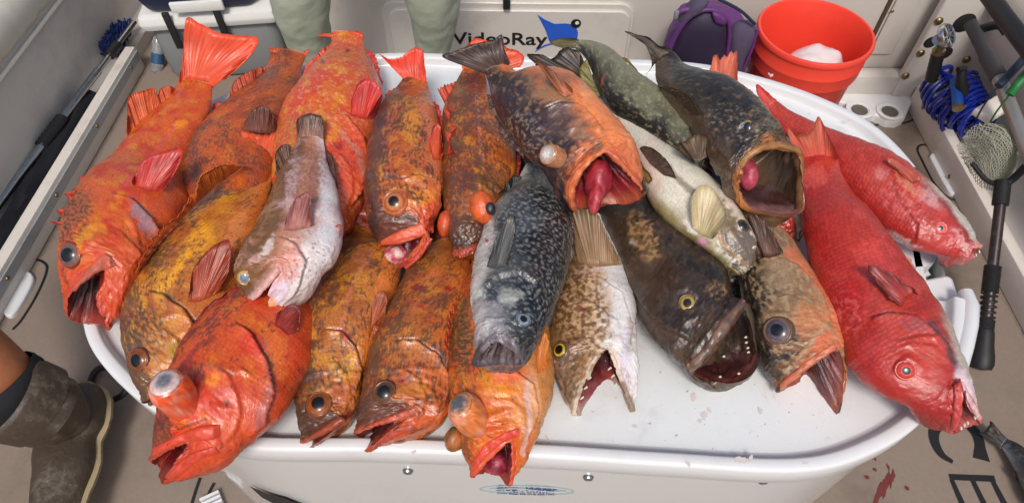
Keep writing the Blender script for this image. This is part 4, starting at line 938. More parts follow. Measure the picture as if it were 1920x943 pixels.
# --- 8 bulging-eyed red fish in the front left
f = add('f8', name='red_rockfish', label='red fish with one barrel like popped eye, hanging over the front left rim', seed=88, th=.66,
    st=[(303, 748, 446, 850, .075), (322, 694, 486, 815, .078), (338, 655, 524, 782, .078), (364, 617, 552, 735, .076), (404, 576, 580, 690, .07), (448, 542, 596, 640, .062), (500, 515, 606, 590, .05), (545, 495, 610, 550, .045)],
    mouth=[(0, 283, 862, -.005), (45, 318, 842, .012), (90, 356, 832, .016), (135, 330, 868, .016), (180, 308, 905, 0), (225, 302, 890, -.02), (270, 300, 872, -.035), (315, 288, 868, -.025)],
    pal=rock(base='e0542a', base2='da3c24', yel='e87a1e', yamt=.35, damt=.1, dback=.35, dhead=.05, belly='dc4c2c', headcol='dc4426', dark='4a2a22'), lipcol='a83a24', cavcol='7a1412', cav=.05,
    gill=[([(437, 600), (472, 630), (500, 682), (511, 736), (494, 790), (462, 822)], .006, 16, 1)],
    ridges=[([(380, 680), (420, 690), (455, 700)], .002, 5), ([(446, 690), (470, 705)], .003, 4), ([(400, 760), (440, 770)], .002, 7), ([(330, 815), (392, 787)], -.003, 5), ([(352, 690), (420, 715)], -.0015, 5)],
    paint=[('line', [(500, 640), (508, 720), (482, 800)], 11, '9a5048', .7), ('blob', 400, 710, 22, 12, -15, 'f08a20', .7), ('blob', 345, 775, 26, 10, -40, 'ec8a1c', .7), ('line', [(338, 690), (370, 650), (400, 630)], 6, '5a2c24', .6), ('line', [(355, 680), (400, 688), (432, 700)], 4, '5a2c24', .55), ('blob', 300, 790, 14, 24, 20, '5a2024', .6), ('blob', 520, 665, 22, 50, -10, 'e8782c', .6), ('line', [(333, 806), (360, 794), (386, 786)], 2.5, '4a3a14', .8)])
f.patch('jaw_plate', [(286, 838), (336, 812), (380, 795), (412, 793)], [(287, 856), (340, 832), (390, 828), (412, 822)], .006, c='d84a2c', c2='c03a24')
f.patch('lower_lip', [(312, 895), (332, 868), (356, 848), (400, 835)], [(326, 902), (352, 880), (380, 862), (414, 850)], .005, c='d0432a', c2='b83822')
f.popeye((340, 752), (310, 716), 37, side='e0562c', lenscol='c8b4b0', pupil='6a6c72', out=.028, sq=.95, lens=.72)
f.fin('pelvic_fin', [(366, 612), (395, 580), (420, 560)], [(355, 618), (392, 572), (445, 530)], rays=5, c0='a82824', c1='8a1c24', notch=.3, db=.0)
f.fin('pectoral_fin', [(515, 610), (528, 618), (540, 628)], [(520, 585), (545, 570), (565, 580), (560, 620)], rays=8, surf=True, c0='a83028', c1='7a2424', cr='5a1818', lift=(.001, .005))

# --- 9 dark headed orange fish
f = add('f9', name='orange_rockfish', label='yellow orange fish with blackish head and closed mouth at the front rim', seed=99,
    st=[(556, 772, 672, 752, .042), (549, 705, 684, 690, .046), (551, 632, 712, 625, .05), (563, 565, 740, 552, .05), (590, 512, 752, 505, .048), (618, 468, 748, 470, .045), (645, 435, 706, 446, .04), (655, 415, 690, 422, .04)],
    mouth=[(0, 567, 830, 0), (45, 606, 812, .022), (90, 648, 788, .024), (135, 618, 816, .02), (180, 584, 838, 0), (225, 610, 826, -.012), (270, 640, 806, -.02), (315, 592, 826, -.012)],
    pal=rock(base='c06c2c', base2='a85828', yel='dc9428', yamt=.5, dark='382e28', damt=.3, dback=.3, dhead=.95, belly='dc7434', bst=-.55, headcol='a84a28', white=.1), lipcol='9a4428', cavcol='3a1010', cav=.015, lip=.003,
    gill=[([(600, 618), (640, 622), (664, 650), (676, 690), (664, 740)], .004, 13, 1)],
    ridges=[([(640, 630), (680, 655)], .002, 5), ([(620, 780), (658, 765)], .002, 6)],
    paint=[('line', [(700, 470), (660, 530), (640, 610)], 3, 'c87058', .6), ('blob', 650, 690, 14, 40, 20, 'dc9a1c', .6), ('blob', 645, 625, 26, 12, 30, 'c83c2c', .6), ('blob', 715, 560, 16, 60, 10, 'e07c34', .6), ('blob', 640, 735, 30, 25, 0, 'b8552c', .5), ('blob', 575, 740, 22, 80, 0, '2c2420', .5)])
f.patch('jaw_plate', [(574, 820), (610, 796), (645, 772), (662, 766)], [(576, 830), (615, 808), (650, 788), (664, 780)], .004, c='a8482c', c2='7a3824')
f.eye(598, 757, 24, iris='8a4a1c', rim='9a5424', rim2='6a3820', pr=.58, prot=.5)
f.fin('pectoral_fin', [(690, 640), (695, 620), (696, 600)], [(694, 600), (700, 560), (716, 542), (727, 560), (724, 590), (704, 640)], rays=10, surf=True, lift=(.002, .01), c0='c05a2c', c1='9a4a2c', cr='5c2c1c')
f.fin('spiny_dorsal_fin', [(549, 660), (560, 590), (572, 545)], [(545, 640), (548, 605), (556, 560), (574, 520)], rays=6, notch=.4, c0='6a4030', c1='8a5038', db=.004)
f.fin('tail_fin', [(648, 432), (668, 422), (690, 428)], [(640, 430), (652, 412), (675, 408), (700, 418)], rays=8, c0='a83c24', c1='8a3020', db=.004)

# --- 10 orange fish in the middle of the front
f = add('f10', name='orange_rockfish', label='mottled orange fish with its mouth ajar, front rim, between two other noses', seed=100,
    st=[(674, 748, 842, 762, .045), (683, 704, 848, 716, .048), (694, 652, 858, 660, .05), (712, 597, 866, 606, .05), (738, 556, 876, 556, .05), (762, 506, 882, 508, .048), (778, 470, 874, 472, .045), (820, 450, 856, 448, .045)],
    mouth=[(0, 667, 810, 0), (45, 708, 796, .018), (90, 757, 788, .022), (135, 716, 820, .018), (180, 684, 846, 0), (225, 680, 838, -.015), (270, 690, 824, -.03), (315, 674, 816, -.015)],
    pal=rock(base='c46a32', base2='b45628', yel='d88a2a', yamt=.42, dark='40342c', damt=.34, dback=.3, dhead=.5, belly='dc6a38', headcol='d05030'), lipcol='a8482c', cavcol='3a0c0c', cav=.035,
    gill=[([(728, 640), (780, 640), (822, 668), (840, 712), (830, 760), (800, 800)], .005, 14, 1)],
    ridges=[([(740, 690), (790, 690), (815, 700)], .002, 5), ([(795, 720), (812, 745)], .0025, 5), ([(720, 770), (770, 760)], -.002, 5)],
    paint=[('blob', 786, 540, 16, 6, 10, 'a01818', .9, .2), ('blob', 840, 540, 8, 5, 10, 'a01818', .9, .2), ('blob', 790, 575, 6, 4, 0, 'a01818', .8, .2), ('blob', 755, 715, 10, 5, 0, 'c02420', .8), ('line', [(822, 650), (842, 700), (836, 750)], 7, '9a7066', .7), ('blob', 780, 700, 40, 20, 10, 'd86a34', .6), ('blob', 680, 755, 16, 50, 0, '2c2420', .5), ('line', [(830, 480), (780, 570), (750, 640)], 3, 'c86848', .45)])
f.patch('jaw_plate', [(672, 808), (710, 786), (750, 770), (778, 762)], [(672, 818), (712, 800), (752, 790), (779, 780)], .004, c='c8543a', c2='8a4430')
f.patch('lower_lip', [(688, 840), (712, 818), (740, 802), (770, 794)], [(694, 848), (722, 832), (752, 816), (784, 806)], .004, c='b84830', c2='8a3824')
f.eye(721, 735, 22, iris='5a3c24', rim='6a4028', rim2='5a3424', pr=.62, prot=.5)
f.fin('spiny_dorsal_fin', [(736, 566), (752, 545), (772, 518)], [(722, 575), (745, 538), (768, 506)], rays=5, notch=.4, c0='c04030', c1='b83428')
f.fin('anal_fin', [(838, 660), (852, 600), (866, 560)], [(836, 640), (838, 600), (843, 572), (860, 556), (872, 552)], rays=7, notch=.65, c0='d85a40', c1='d84a34', db=.02, dt=.015, jag=.2)

# --- 11 bulging-eyed orange fish at the front centre
f = add('f11', name='orange_rockfish', label='orange fish with bulging stalk eyes hanging over the front rim beneath the black fish', seed=111, th=.75,
    st=[(856, 800, 1012, 806, .05), (844, 745, 1030, 762, .052), (840, 690, 1037, 705, .052), (842, 630, 1034, 640, .05), (850, 580, 1020, 590, .048), (866, 530, 1000, 535, .045), (890, 480, 970, 485, .04)],
    mouth=[(0, 886, 893, 0), (45, 916, 862, .016), (90, 957, 828, .022), (135, 962, 870, .014), (180, 955, 911, 0), (225, 942, 892, -.02), (270, 918, 886, -.035), (315, 900, 886, -.02)],
    pal=rock(base='e4702e', base2='e05a30', yel='ec9420', yamt=.45, dark='5a3c24', damt=.05, dback=.4, dhead=-.1, belly='dc9460', bst=-.35, headcol='e0602c'), lipcol='d04c34', cavcol='6a1420', cav=.05,
    gill=[([(905, 700), (960, 692), (1000, 722), (1008, 770), (985, 830)], .004, 14, 1)],
    ridges=[([(900, 790), (950, 770), (985, 780)], .002, 8), ([(870, 830), (905, 800), (950, 792)], .003, 6), ([(960, 800), (985, 830)], .0025, 8)],
    paint=[('blob', 866, 620, 22, 70, 0, '7a5a30', .75), ('spots', 864, 640, 30, 80, 0, '3a2a1a', .8, 6, .5), ('blob', 1000, 730, 14, 60, -10, 'e0a070', .7), ('line', [(985, 720), (992, 780), (980, 850)], 6, 'c8a8a0', .7), ('blob', 945, 735, 30, 16, 0, 'f09a1c', .5), ('blob', 960, 700, 40, 14, 0, 'e05a30', .6), ('blob', 1018, 660, 10, 40, 0, 'f07a24', .7)])
f.patch('jaw_plate', [(880, 870), (905, 836), (940, 812), (972, 800)], [(889, 886), (912, 858), (945, 830), (976, 818)], .005, c='d84c34', c2='c03c30')
f.popeye((886, 786), (862, 758), 33, side='d8783c', lenscol='c88050', pupil='5c5e62', out=.022, sq=.95, lens=.72, pr=.72)
f.ball('eye', 852, 823, 19, 23, 10, .0, 'a85a24', '6a5424', dref=depth(at_z(846, 828, TOP + .04)))
f.ball('tongue', 932, 868, 20, 22, 20, -.012, '7a1c30', 'a83a4c')
f.fin('spiny_dorsal_fin', [(842, 690), (850, 640), (862, 585)], [(836, 690), (836, 640), (846, 600), (856, 570)], rays=7, notch=.5, c0='c85038', c1='b84430', dt=.01)
f.fin('pectoral_fin', [(1008, 700), (1016, 690), (1022, 680)], [(1010, 650), (1022, 620), (1030, 640), (1030, 690)], rays=7, surf=True, c0='e07830', c1='e08a3c', cr='b85a24')

# --- 4 pinkish white fish
f = add('f4', name='pale_rockfish', label='pinkish brown and white fish with a dark square tail atop the orange fish', seed=44,
    st=[(443, 498, 606, 512, .125), (457, 462, 634, 476, .128), (480, 425, 641, 428, .128), (501, 385, 637, 388, .126), (514, 350, 630, 350, .124), (530, 315, 618, 316, .122), (548, 285, 610, 288, .12), (558, 258, 607, 260, .12)],
    mouth=[(0, 462, 572, 0), (45, 486, 552, .014), (90, 528, 508, .02), (135, 506, 552, .016), (180, 505, 592, 0), (225, 494, 588, -.012), (270, 484, 582, -.022), (315, 472, 582, -.012)],
    pal=whitebelly(side='b47c60', belly='d4c8c4', edge='7a5230', b0=.12, b1=.75, pink=.6), lipcol='d8b0b4', cavcol='7a2c34', cav=.035, mat='skin', scl=.35,
    gill=[([(520, 442), (555, 458), (572, 490), (562, 530), (540, 566)], .004, 12, 1)],
    ridges=[([(470, 520), (500, 490), (530, 480)], .002, 6), ([(532, 500), (552, 530)], .002, 8)],
    paint=[('blob', 462, 480, 14, 60, 25, '8a5a30', .7), ('blob', 500, 400, 14, 60, 20, '9a6a3c', .7), ('blob', 546, 340, 12, 60, 8, 'c8a8a4', .7), ('blob', 588, 340, 12, 48, 5, '9a5c48', .75), ('blob', 590, 285, 18, 30, 0, 'b06a50', .6), ('spots', 570, 320, 50, 70, 0, '8a4a38', .55, 6, .52), ('blob', 540, 500, 24, 46, 30, 'd88a80', .65), ('blob', 500, 465, 8, 30, 30, 'e0d0c8', .7), ('blob', 525, 545, 13, 32, 30, 'd4c4d4', .8), ('blob', 508, 575, 7, 20, 15, 'e89438', .85), ('blob', 458, 545, 14, 30, 0, '5a4434', .6), ('blob', 612, 420, 18, 70, 0, 'e0dcdc', .7), ('spots', 570, 480, 60, 70, 0, '701c24', .8, 5, .73), ('line', [(452, 500), (475, 470), (500, 440)], 5, '6a4424', .5)])
f.patch('jaw_plate', [(466, 570), (486, 538), (512, 504), (528, 498)], [(476, 580), (496, 552), (520, 518), (530, 506)], .0035, c='d8a8a0', c2='c88a84')
f.eye(459, 521, 14.5, iris='a8a4a0', pupil='6a7884', rim='c08a30', rim2='8a6430', pr=.62, prot=.42, shade='7a7468')
f.fin('tail_fin', [(557, 264), (582, 262), (607, 265)], [(556, 245), (557, 222), (575, 212), (592, 213), (604, 218), (607, 245)], rays=10, c0='8a5a50', c1='4a3834', cr='2c2220', jag=.05, dt=.004, label='square dark brown tail fin')
f.fin('dorsal_fin', [(520, 335), (535, 310), (548, 290)], [(517, 325), (518, 285), (530, 270), (545, 272), (550, 284)], rays=8, c0='6a4434', c1='5a3c34', cr='38241f', db=-.006)
f.fin('anal_fin', [(610, 292), (616, 320), (628, 350)], [(608, 290), (615, 282), (628, 300), (630, 330), (634, 355)], rays=7, c0='8a5a50', c1='4a3430', cr='2c201e', notch=.15, db=-.004)
f.fin('pectoral_fin', [(532, 432), (552, 432), (580, 426)], [(535, 415), (550, 375), (572, 358), (582, 360), (584, 390), (586, 420)], rays=11, surf=True, lift=(.002, .011), c0='b87a7c', c1='8a4c54', cr='5c2c34', jag=.06)
f.fin('pelvic_fin', [(608, 455), (618, 462), (626, 475)], [(612, 440), (636, 420), (637, 445), (630, 475)], rays=7, surf=False, c0='c88a88', c1='b86a6c', cr='7a3c40', dt=.01)

# --- 6 orange black mottled fish with a big round eye
f = add('f6', name='orange_rockfish', label='orange and black fish with round staring eye and pink ball in its mouth', seed=66, th=.66,
    st=[(689, 408, 820, 392, .1), (684, 362, 830, 345, .102), (686, 315, 829, 300, .102), (693, 266, 827, 258, .1), (706, 222, 823, 222, .096), (724, 188, 813, 194, .09), (746, 162, 806, 172, .085), (758, 144, 801, 157, .085)],
    mouth=[(0, 713, 461, 0), (45, 752, 455, .018), (90, 804, 441, .02), (135, 792, 474, .014), (180, 750, 503, 0), (225, 736, 497, -.015), (270, 724, 482, -.03), (315, 716, 470, -.02)],
    pal=rock(base='cc642c', base2='bc5028', yel='e08c24', yamt=.5, dark='302a2a', damt=.26, dback=.52, dhead=.55, belly='e0704c', bst=-.6, headcol='d85034', white=.15), lipcol='c04c34', cavcol='5a1018', cav=.05,
    gill=[([(742, 340), (785, 330), (822, 344), (824, 380), (812, 420)], .004, 13, 1)],
    ridges=[([(795, 345), (826, 338)], .004, 5), ([(725, 362), (740, 352), (765, 366)], .003, 6), ([(700, 420), (740, 415)], .002, 5)],
    paint=[('blob', 790, 372, 26, 18, -25, 'e88c20', .7), ('blob', 800, 400, 20, 24, 0, 'd8482c', .7), ('blob', 700, 420, 14, 40, 0, '2a2828', .6), ('blob', 712, 225, 14, 24, 20, '1c1c24', .75), ('blob', 693, 330, 7, 8, 0, 'a89890', .6), ('blob', 726, 330, 9, 7, 0, 'a89890', .5), ('line', [(790, 190), (812, 260), (818, 320)], 8, 'e07c54', .55), ('blob', 770, 225, 22, 45, 0, 'ee9a20', .5), ('line', [(760, 412), (785, 406)], 4, '4a4a40', .7)])
f.patch('jaw_plate', [(714, 450), (745, 434), (780, 420), (812, 412)], [(716, 464), (750, 452), (785, 446), (813, 436)], .005, c='d8543a', c2='c8643c')
f.patch('lower_lip', [(754, 496), (775, 480), (795, 458), (806, 446)], [(762, 506), (788, 484), (804, 462), (812, 448)], .004, c='c8482e', c2='a83a28')
f.eye(740, 379, 23, iris='b87040', rim='a8582c', rim2='c06030', pr=.5, prot=.5, shade='6a3018')
f.ball('tongue', 743, 477, 25, 19, -10, -.006, 'b04050', 'dcb0a8')
f.fin('tail_fin', [(757, 150), (778, 152), (801, 162)], [(708, 99), (725, 105), (752, 104), (770, 92), (793, 86), (797, 120), (801, 158)], rays=11, c0='e04428', c1='e83c28', cr='b82c20', jag=.14, amp=.002, bow=.004, label='torn bright red tail fin')
f.fin('dorsal_fin', [(722, 190), (735, 176), (757, 160)], [(716, 196), (724, 172), (744, 162), (757, 158)], rays=6, c0='c83c30', c1='d8442e', notch=.3, db=-.008)
f.fin('anal_fin', [(812, 196), (822, 225), (828, 260)], [(814, 188), (824, 200), (830, 228), (829, 262)], rays=7, c0='d84438', c1='c83430', notch=.2, db=-.008)
f.fin('pectoral_fin', [(812, 300), (820, 300), (828, 300)], [(806, 275), (815, 235), (826, 240), (829, 290)], rays=7, surf=True, c0='d86038', c1='c84034', lift=(.001, .006))
f.fin('gill_spine', [(815, 352), (826, 346)], [(824, 340), (828, 334)], rays=2, c0='d85034', c1='e06040', db=.014, notch=0)

# --- 7 orange fish with two popped eyes
f = add('f7', name='orange_rockfish', label='brown and orange fish seen from above with both orange eyes popped out sideways', seed=77, twist=62, th=.7,
    st=[(840, 432, 916, 424, .1), (832, 388, 936, 380, .1), (828, 340, 962, 338, .098), (826, 295, 970, 293, .096), (829, 245, 950, 248, .093), (833, 200, 928, 205, .09), (851, 164, 915, 168, .088), (868, 130, 909, 138, .088)],
    mouth=[(0, 849, 476, 0), (45, 862, 482, .012), (90, 874, 480, .016), (135, 888, 474, .012), (180, 898, 464, 0), (270, 876, 474, -.02)],
    pal=rock(base='c4622a', base2='b05026', yel='dc8a24', yamt=.45, dark='40302a', damt=.26, dback=.3, dhead=.9, belly='e07840', bst=-.4, headcol='8a5030'), lipcol='b04a34', cavcol='3a1010', cav=.02,
    gill=[([(930, 300), (955, 318), (950, 350), (930, 365)], .003, 12, 1)],
    ridges=[([(855, 380), (862, 420), (868, 455)], .002, 9), ([(895, 330), (905, 355)], .003, 8)],
    paint=[('line', [(893, 150), (896, 220), (905, 300)], 3.5, 'e0805c', .7), ('blob', 925, 220, 22, 70, -8, 'e87c34', .55), ('blob', 928, 340, 22, 34, 10, '6a4a30', .6), ('blob', 858, 400, 24, 70, 0, '6a4c3c', .45), ('blob', 900, 428, 10, 12, 0, '8a3028', .6), ('blob', 870, 455, 22, 16, 0, '4a3c36', .6), ('line', [(885, 360), (888, 400)], 3, 'b0a090', .5)])
f.ball('eye', 904, 389, 23, 32, -12, .045, 'd8602a', 'b8481e', elong=.9, dref=f.cd[12])
f.ball('pupil', 920, 391, 9, 12.5, -8, .064, '10131a', '20262e', elong=.8, dref=f.cd[12])
f.ball('eye', 835, 419, 14, 26, 8, .004, 'd0542a', 'b84a24', dref=f.cd[10])
f.patch('upper_lip', [(850, 466), (870, 464), (895, 455)], [(852, 482), (874, 480), (897, 468)], .004, c='b84a34', c2='8a3c30')
f.fin('tail_fin', [(868, 136), (888, 130), (910, 138)], [(860, 98), (878, 82), (892, 70), (920, 78), (955, 88), (984, 102), (980, 125)], rays=10, c0='e0582c', c1='e8502c', cr='b83c20', jag=.06)
f.fin('dorsal_fin', [(835, 196), (848, 176), (866, 150)], [(820, 165), (832, 158), (850, 154), (864, 146)], rays=7, c0='d85040', c1='e06048', cr='a83428', notch=.15, db=-.004)
f.fin('spiny_dorsal_fin', [(838, 292), (845, 250), (842, 205)], [(852, 284), (834, 250), (858, 235), (836, 218), (830, 185)], rays=6, c0='d84838', c1='d85040', notch=.6, surf=True, lift=(.002, .012))
f.fin('anal_fin', [(962, 330), (970, 300), (968, 270)], [(972, 335), (977, 300), (972, 265)], rays=6, c0='b83030', c1='a02828', db=-.006)
# --- 12 black fish with a white belly
f = add('f12', name='black_rockfish', label='blue black fish with white belly and grey fins in the middle of the table', seed=12, mat='skin_dark', scl=.8, th=.66,
    st=[(1010, 632, 890, 612, .155), (1036, 585, 882, 556, .145), (1057, 530, 885, 515, .13), (1071, 468, 893, 478, .118), (1070, 415, 905, 436, .116), (1052, 368, 928, 390, .112), (1030, 335, 960, 352, .108), (1006, 302, 986, 308, .105)],
    mouth=[(0, 980, 678, 0), (40, 962, 655, .016), (90, 926, 640, .024), (135, 902, 658, .014), (180, 889, 684, 0), (225, 918, 684, -.006), (270, 945, 682, -.012), (315, 966, 684, -.006)],
    pal=dusky(top='101318', mid='3c4046', low='787a7a', belly='d0d0c8', t0=.12, t1=-.5, mott=.22, gold='8c8e88', gamt=.34, gf=2.2, dark='1a1d22', fs=300, fq=380, head='4a4e54', grain=.5), lipcol='6a6066', cavcol='3a1a1a', cav=.03,
    gill=[([(905, 545), (935, 520), (975, 512), (1005, 530), (1012, 560)], .0035, 12, -1)],
    ridges=[([(930, 605), (950, 612), (965, 632)], .002, 5), ([(895, 640), (915, 600), (945, 600), (975, 640)], .003, 6)],
    paint=[('blob', 900, 500, 16, 110, 12, 'd4d2c8', .75), ('blob', 928, 600, 30, 40, 15, '9a9498', .55), ('blob', 955, 555, 26, 16, 0, 'b8b8b0', .6), ('blob', 900, 600, 12, 50, 5, 'b8a8a8', .6), ('line', [(905, 660), (930, 625), (960, 640), (975, 672)], 5, '8a7a7e', .7), ('blob', 985, 640, 16, 40, 20, '15171b', .6), ('line', [(900, 640), (890, 680)], 6, '23252a', .7), ('blob', 912, 451, 5, 3, 60, 'b82818', 1, .2)])
f.eye(981, 599, 16, iris='808c94', pupil='141a20', rim='5c646c', rim2='30363c', pr=.58, prot=.36, shade='8a969c')
f.fin('pectoral_fin', [(912, 500), (930, 504), (950, 498)], [(918, 482), (938, 430), (955, 405), (966, 402), (966, 440), (952, 498)], rays=11, surf=True, lift=(.002, .012), c0='5a6068', c1='3c424c', cr='20262e', jag=.04)
f.fin('dorsal_fin', [(1068, 470), (1073, 430), (1062, 385)], [(1070, 500), (1076, 440), (1068, 385)], rays=9, c0='1a1c20', c1='2a2e34', db=-.006)
f.fin('anal_fin', [(944, 376), (955, 360), (972, 344)], [(940, 372), (948, 348), (962, 330), (980, 330)], rays=7, c0='1c2026', c1='15181c', cr='3a4450', db=.004)
f.fin('pelvic_fin', [(895, 478), (893, 500), (889, 515)], [(890, 475), (886, 500), (884, 520)], rays=4, c0='c8c4bc', c1='8a8a88', db=.0)
f.fin('tail_fin', [(986, 310), (996, 304), (1008, 306)], [(975, 285), (985, 270), (1000, 268), (1010, 285)], rays=6, c0='22242a', c1='15171b', db=-.01)

# --- 17 spotted lingcod
f = add('f17', name='spotted_lingcod', label='white fish with fine brown leopard spots, yellow eye and wide open jaws', seed=17, scl=.2, th=.6,
    st=[(1031, 668, 1196, 655, .05), (1031, 620, 1193, 608, .052), (1040, 580, 1188, 565, .052), (1052, 540, 1180, 530, .05), (1062, 495, 1168, 490, .048), (1068, 450, 1152, 450, .046), (1072, 400, 1132, 404, .045)],
    mouth=[(0, 1077, 773, 0), (40, 1094, 712, .016), (90, 1139, 650, .024), (135, 1163, 705, .012), (180, 1187, 771, 0), (225, 1160, 718, -.025), (270, 1138, 738, -.04), (315, 1106, 764, -.02)],
    pal=whitebelly(side='c8a884', belly='dcd8d4', edge='8a6a48', b0=-.1, b1=.4, pink=.35, spot=(.3, .5, 170, 200, '5c3c1e')), lipcol='d8c4b0', cavcol='8a1a1e', cav=.045, lip=.003,
    gill=[([(1075, 530), (1120, 520), (1165, 550), (1182, 610), (1180, 650)], .004, 14, 1), ([(1060, 580), (1100, 562), (1135, 585), (1140, 620)], .003, 12, 1)],
    ridges=[([(1090, 720), (1105, 670), (1140, 640)], .003, 8), ([(1155, 670), (1185, 740)], .002, 9)],
    paint=[('blob', 1075, 570, 45, 70, -10, 'c8a074', .6), ('spots', 1085, 590, 66, 120, -10, '6a4420', .9, 9, .52), ('spots', 1062, 700, 34, 64, -10, '4a3424', .75, 8, .5), ('spots', 1110, 690, 30, 46, 30, '9a6a30', .85, 6, .54), ('blob', 1050, 690, 20, 60, -15, '6a4c38', .55), ('blob', 1175, 690, 14, 70, -5, 'd0c8d8', .7), ('line', [(1166, 720), (1180, 755), (1188, 772)], 9, '6a5438', .8), ('spots', 1172, 730, 20, 50, -10, '9a7440', .6, 6, .56), ('blob', 1094, 580, 9, 4, 30, '7a1418', .9, .2), ('blob', 1165, 520, 18, 50, 0, 'd8d4d0', .7), ('line', [(1110, 480), (1120, 492), (1140, 494)], 3, 'b01820', .9), ('blob', 1180, 630, 8, 50, 0, '8a8078', .5)])
f.eye(1050, 656, 17, iris='c8a424', pupil='0c0e12', rim='5a4a30', rim2='6a5440', pr=.58, prot=.42, shade='3a3010')
f.fin('pectoral_fin', [(1085, 492), (1120, 500), (1166, 496)], [(1074, 440), (1073, 397), (1095, 392), (1118, 398), (1140, 440), (1164, 488)], rays=12, surf=True, lift=(.003, .014), c0='a08068', c1='70543e', cr='d0c0b0', amp=.003, jag=.03, raywidth=.6)
f.teeth([(1144, 690), (1150, 704), (1155, 720), (1106, 708), (1099, 726), (1092, 745)], lng=7, dirx=-.7, diry=.6)

# --- 18 dark lingcod
f = add('f18', name='dark_lingcod', label='blackish brown fish with wide open jaws and yellow ringed eye on the white table', seed=18, mat='skin_dark', scl=.2, th=.75,
    st=[(1370, 548, 1258, 668, .078), (1362, 505, 1220, 632, .07), (1335, 460, 1194, 586, .058), (1300, 418, 1168, 528, .056), (1252, 375, 1146, 474, .054), (1214, 340, 1126, 418, .05), (1180, 305, 1110, 380, .05)],
    mouth=[(0, 1394, 570, .0), (45, 1352, 622, .016), (90, 1310, 676, .02), (130, 1296, 700, .008), (180, 1340, 722, -.008), (225, 1392, 712, -.02), (270, 1421, 672, -.03), (315, 1414, 615, -.02)],
    pal=dusky(top='2a201a', mid='3a2e24', low='46362a', belly='4a3a30', t0=.4, t1=-.5, mott=.4, gold='5a4430', gamt=.12, dark='120e0d', fs=50, fq=60, grain=.35), lipcol='5a4a3c', cavcol='8a4640', cav=.05, vd=.055, push=.065, lip=.004, lipw=.006,
    gill=[([(1186, 540), (1220, 590), (1262, 620), (1300, 640)], .004, 14, -1)],
    ridges=[([(1268, 545), (1290, 540), (1312, 560)], .004, 6), ([(1265, 585), (1290, 600), (1315, 590)], .002, 6), ([(1230, 630), (1280, 640)], -.003, 6), ([(1330, 530), (1365, 545)], .003, 8)],
    paint=[('blob', 1205, 445, 22, 46, -25, '8a6a44', .45), ('spots', 1208, 445, 30, 58, -25, 'a8845a', .75, 9, .54), ('spots', 1345, 545, 24, 18, 20, 'a88454', .8, 8, .5), ('blob', 1187, 455, 9, 5, 0, 'a8988c', .8), ('blob', 1340, 540, 22, 14, 10, '8a6c4c', .5), ('blob', 1275, 600, 40, 24, 30, '181413', .6), ('blob', 1305, 606, 5, 5, 0, '6a1c1c', .8)])
f.patch('upper_lip', [(1392, 556), (1350, 600), (1318, 650), (1284, 682)], [(1402, 574), (1362, 632), (1325, 682), (1294, 702)], .006, c='5c4c40', c2='7a5c4c', edge='8a4438')
f.eye(1289, 569, 19, iris='a88a3c', pupil='141c26', rim='8a7a4a', rim2='2a221e', pr=.5, prot=.36, sq=.9, shade='2a2414')
f.teeth([(1357, 668), (1398, 632), (1399, 642), (1402, 652), (1403, 660), (1385, 700), (1350, 706)], lng=4, dirx=-.6, diry=.2)
f.fin('spiny_dorsal_fin', [(1150, 480), (1140, 440), (1128, 400)], [(1136, 480), (1132, 440), (1122, 402)], rays=7, c0='1c1614', c1='2a201c', db=-.006)

# --- 15 white bellied fish on its back
f = add('f15', name='lingcod', label='white bellied fish turned on its back with a yellowish fin standing under its chin', seed=15, scl=.35, th=.7, twist=-90,
    st=[(1352, 496, 1416, 446, .105), (1322, 474, 1390, 402, .11), (1282, 442, 1356, 358, .112), (1240, 405, 1310, 318, .115), (1212, 365, 1268, 285, .116), (1195, 312, 1228, 252, .115), (1168, 262, 1192, 222, .112), (1134, 210, 1156, 182, .11), (1094, 160, 1112, 140, .11)],
    mouth=[(0, 1388, 514, 0), (90, 1404, 506, .012), (180, 1414, 486, 0), (270, 1402, 505, -.02)],
    pal=whitebelly(side='948658', belly='d4cebc', edge='5a5034', b0=.2, b1=.85, pink=.25), lumps=.0008, lipcol='6a5c48', cav=.01, lip=.002, cavcol='5a3030',
    gill=[([(1330, 362), (1340, 420), (1352, 460), (1372, 480)], .003, 10, 1)],
    ridges=[([(1290, 432), (1340, 470), (1385, 495)], .003, 7), ([(1345, 400), (1375, 440), (1400, 480)], .002, 7)],
    paint=[('blob', 1388, 462, 32, 62, -38, '54463a', .9, .25), ('blob', 1362, 410, 18, 44, -28, '7a6648', .85, .3), ('blob', 1330, 470, 50, 12, 35, '8a7a4c', .6), ('blob', 1318, 455, 16, 7, 35, 'c88aa8', .8), ('blob', 1300, 425, 24, 10, 40, 'e4e0d4', .8), ('line', [(1285, 445), (1330, 480), (1375, 508)], 7, '8a7444', .7), ('line', [(1240, 300), (1280, 345), (1330, 385)], 7, '6a5a40', .7), ('spots', 1360, 440, 50, 60, 0, '5a4a34', .3, 12, .58), ('blob', 1215, 320, 18, 50, -25, 'e0b8b0', .5), ('blob', 1352, 450, 8, 30, -30, 'c8ac90', .5), ('line', [(1340, 440), (1378, 480), (1400, 498)], 4, 'a87c58', .6)])
f.fin('pectoral_fin', [(1299, 428), (1316, 440), (1336, 448)], [(1295, 400), (1296, 372), (1310, 348), (1330, 346), (1352, 375), (1362, 410), (1340, 444)], rays=9, surf=True, lift=(.004, .02), c0='bcb08c', c1='c8bca4', cr='9c8c6c', amp=.002, jag=.04, pale='e0b8a8', label='yellowish translucent fin')
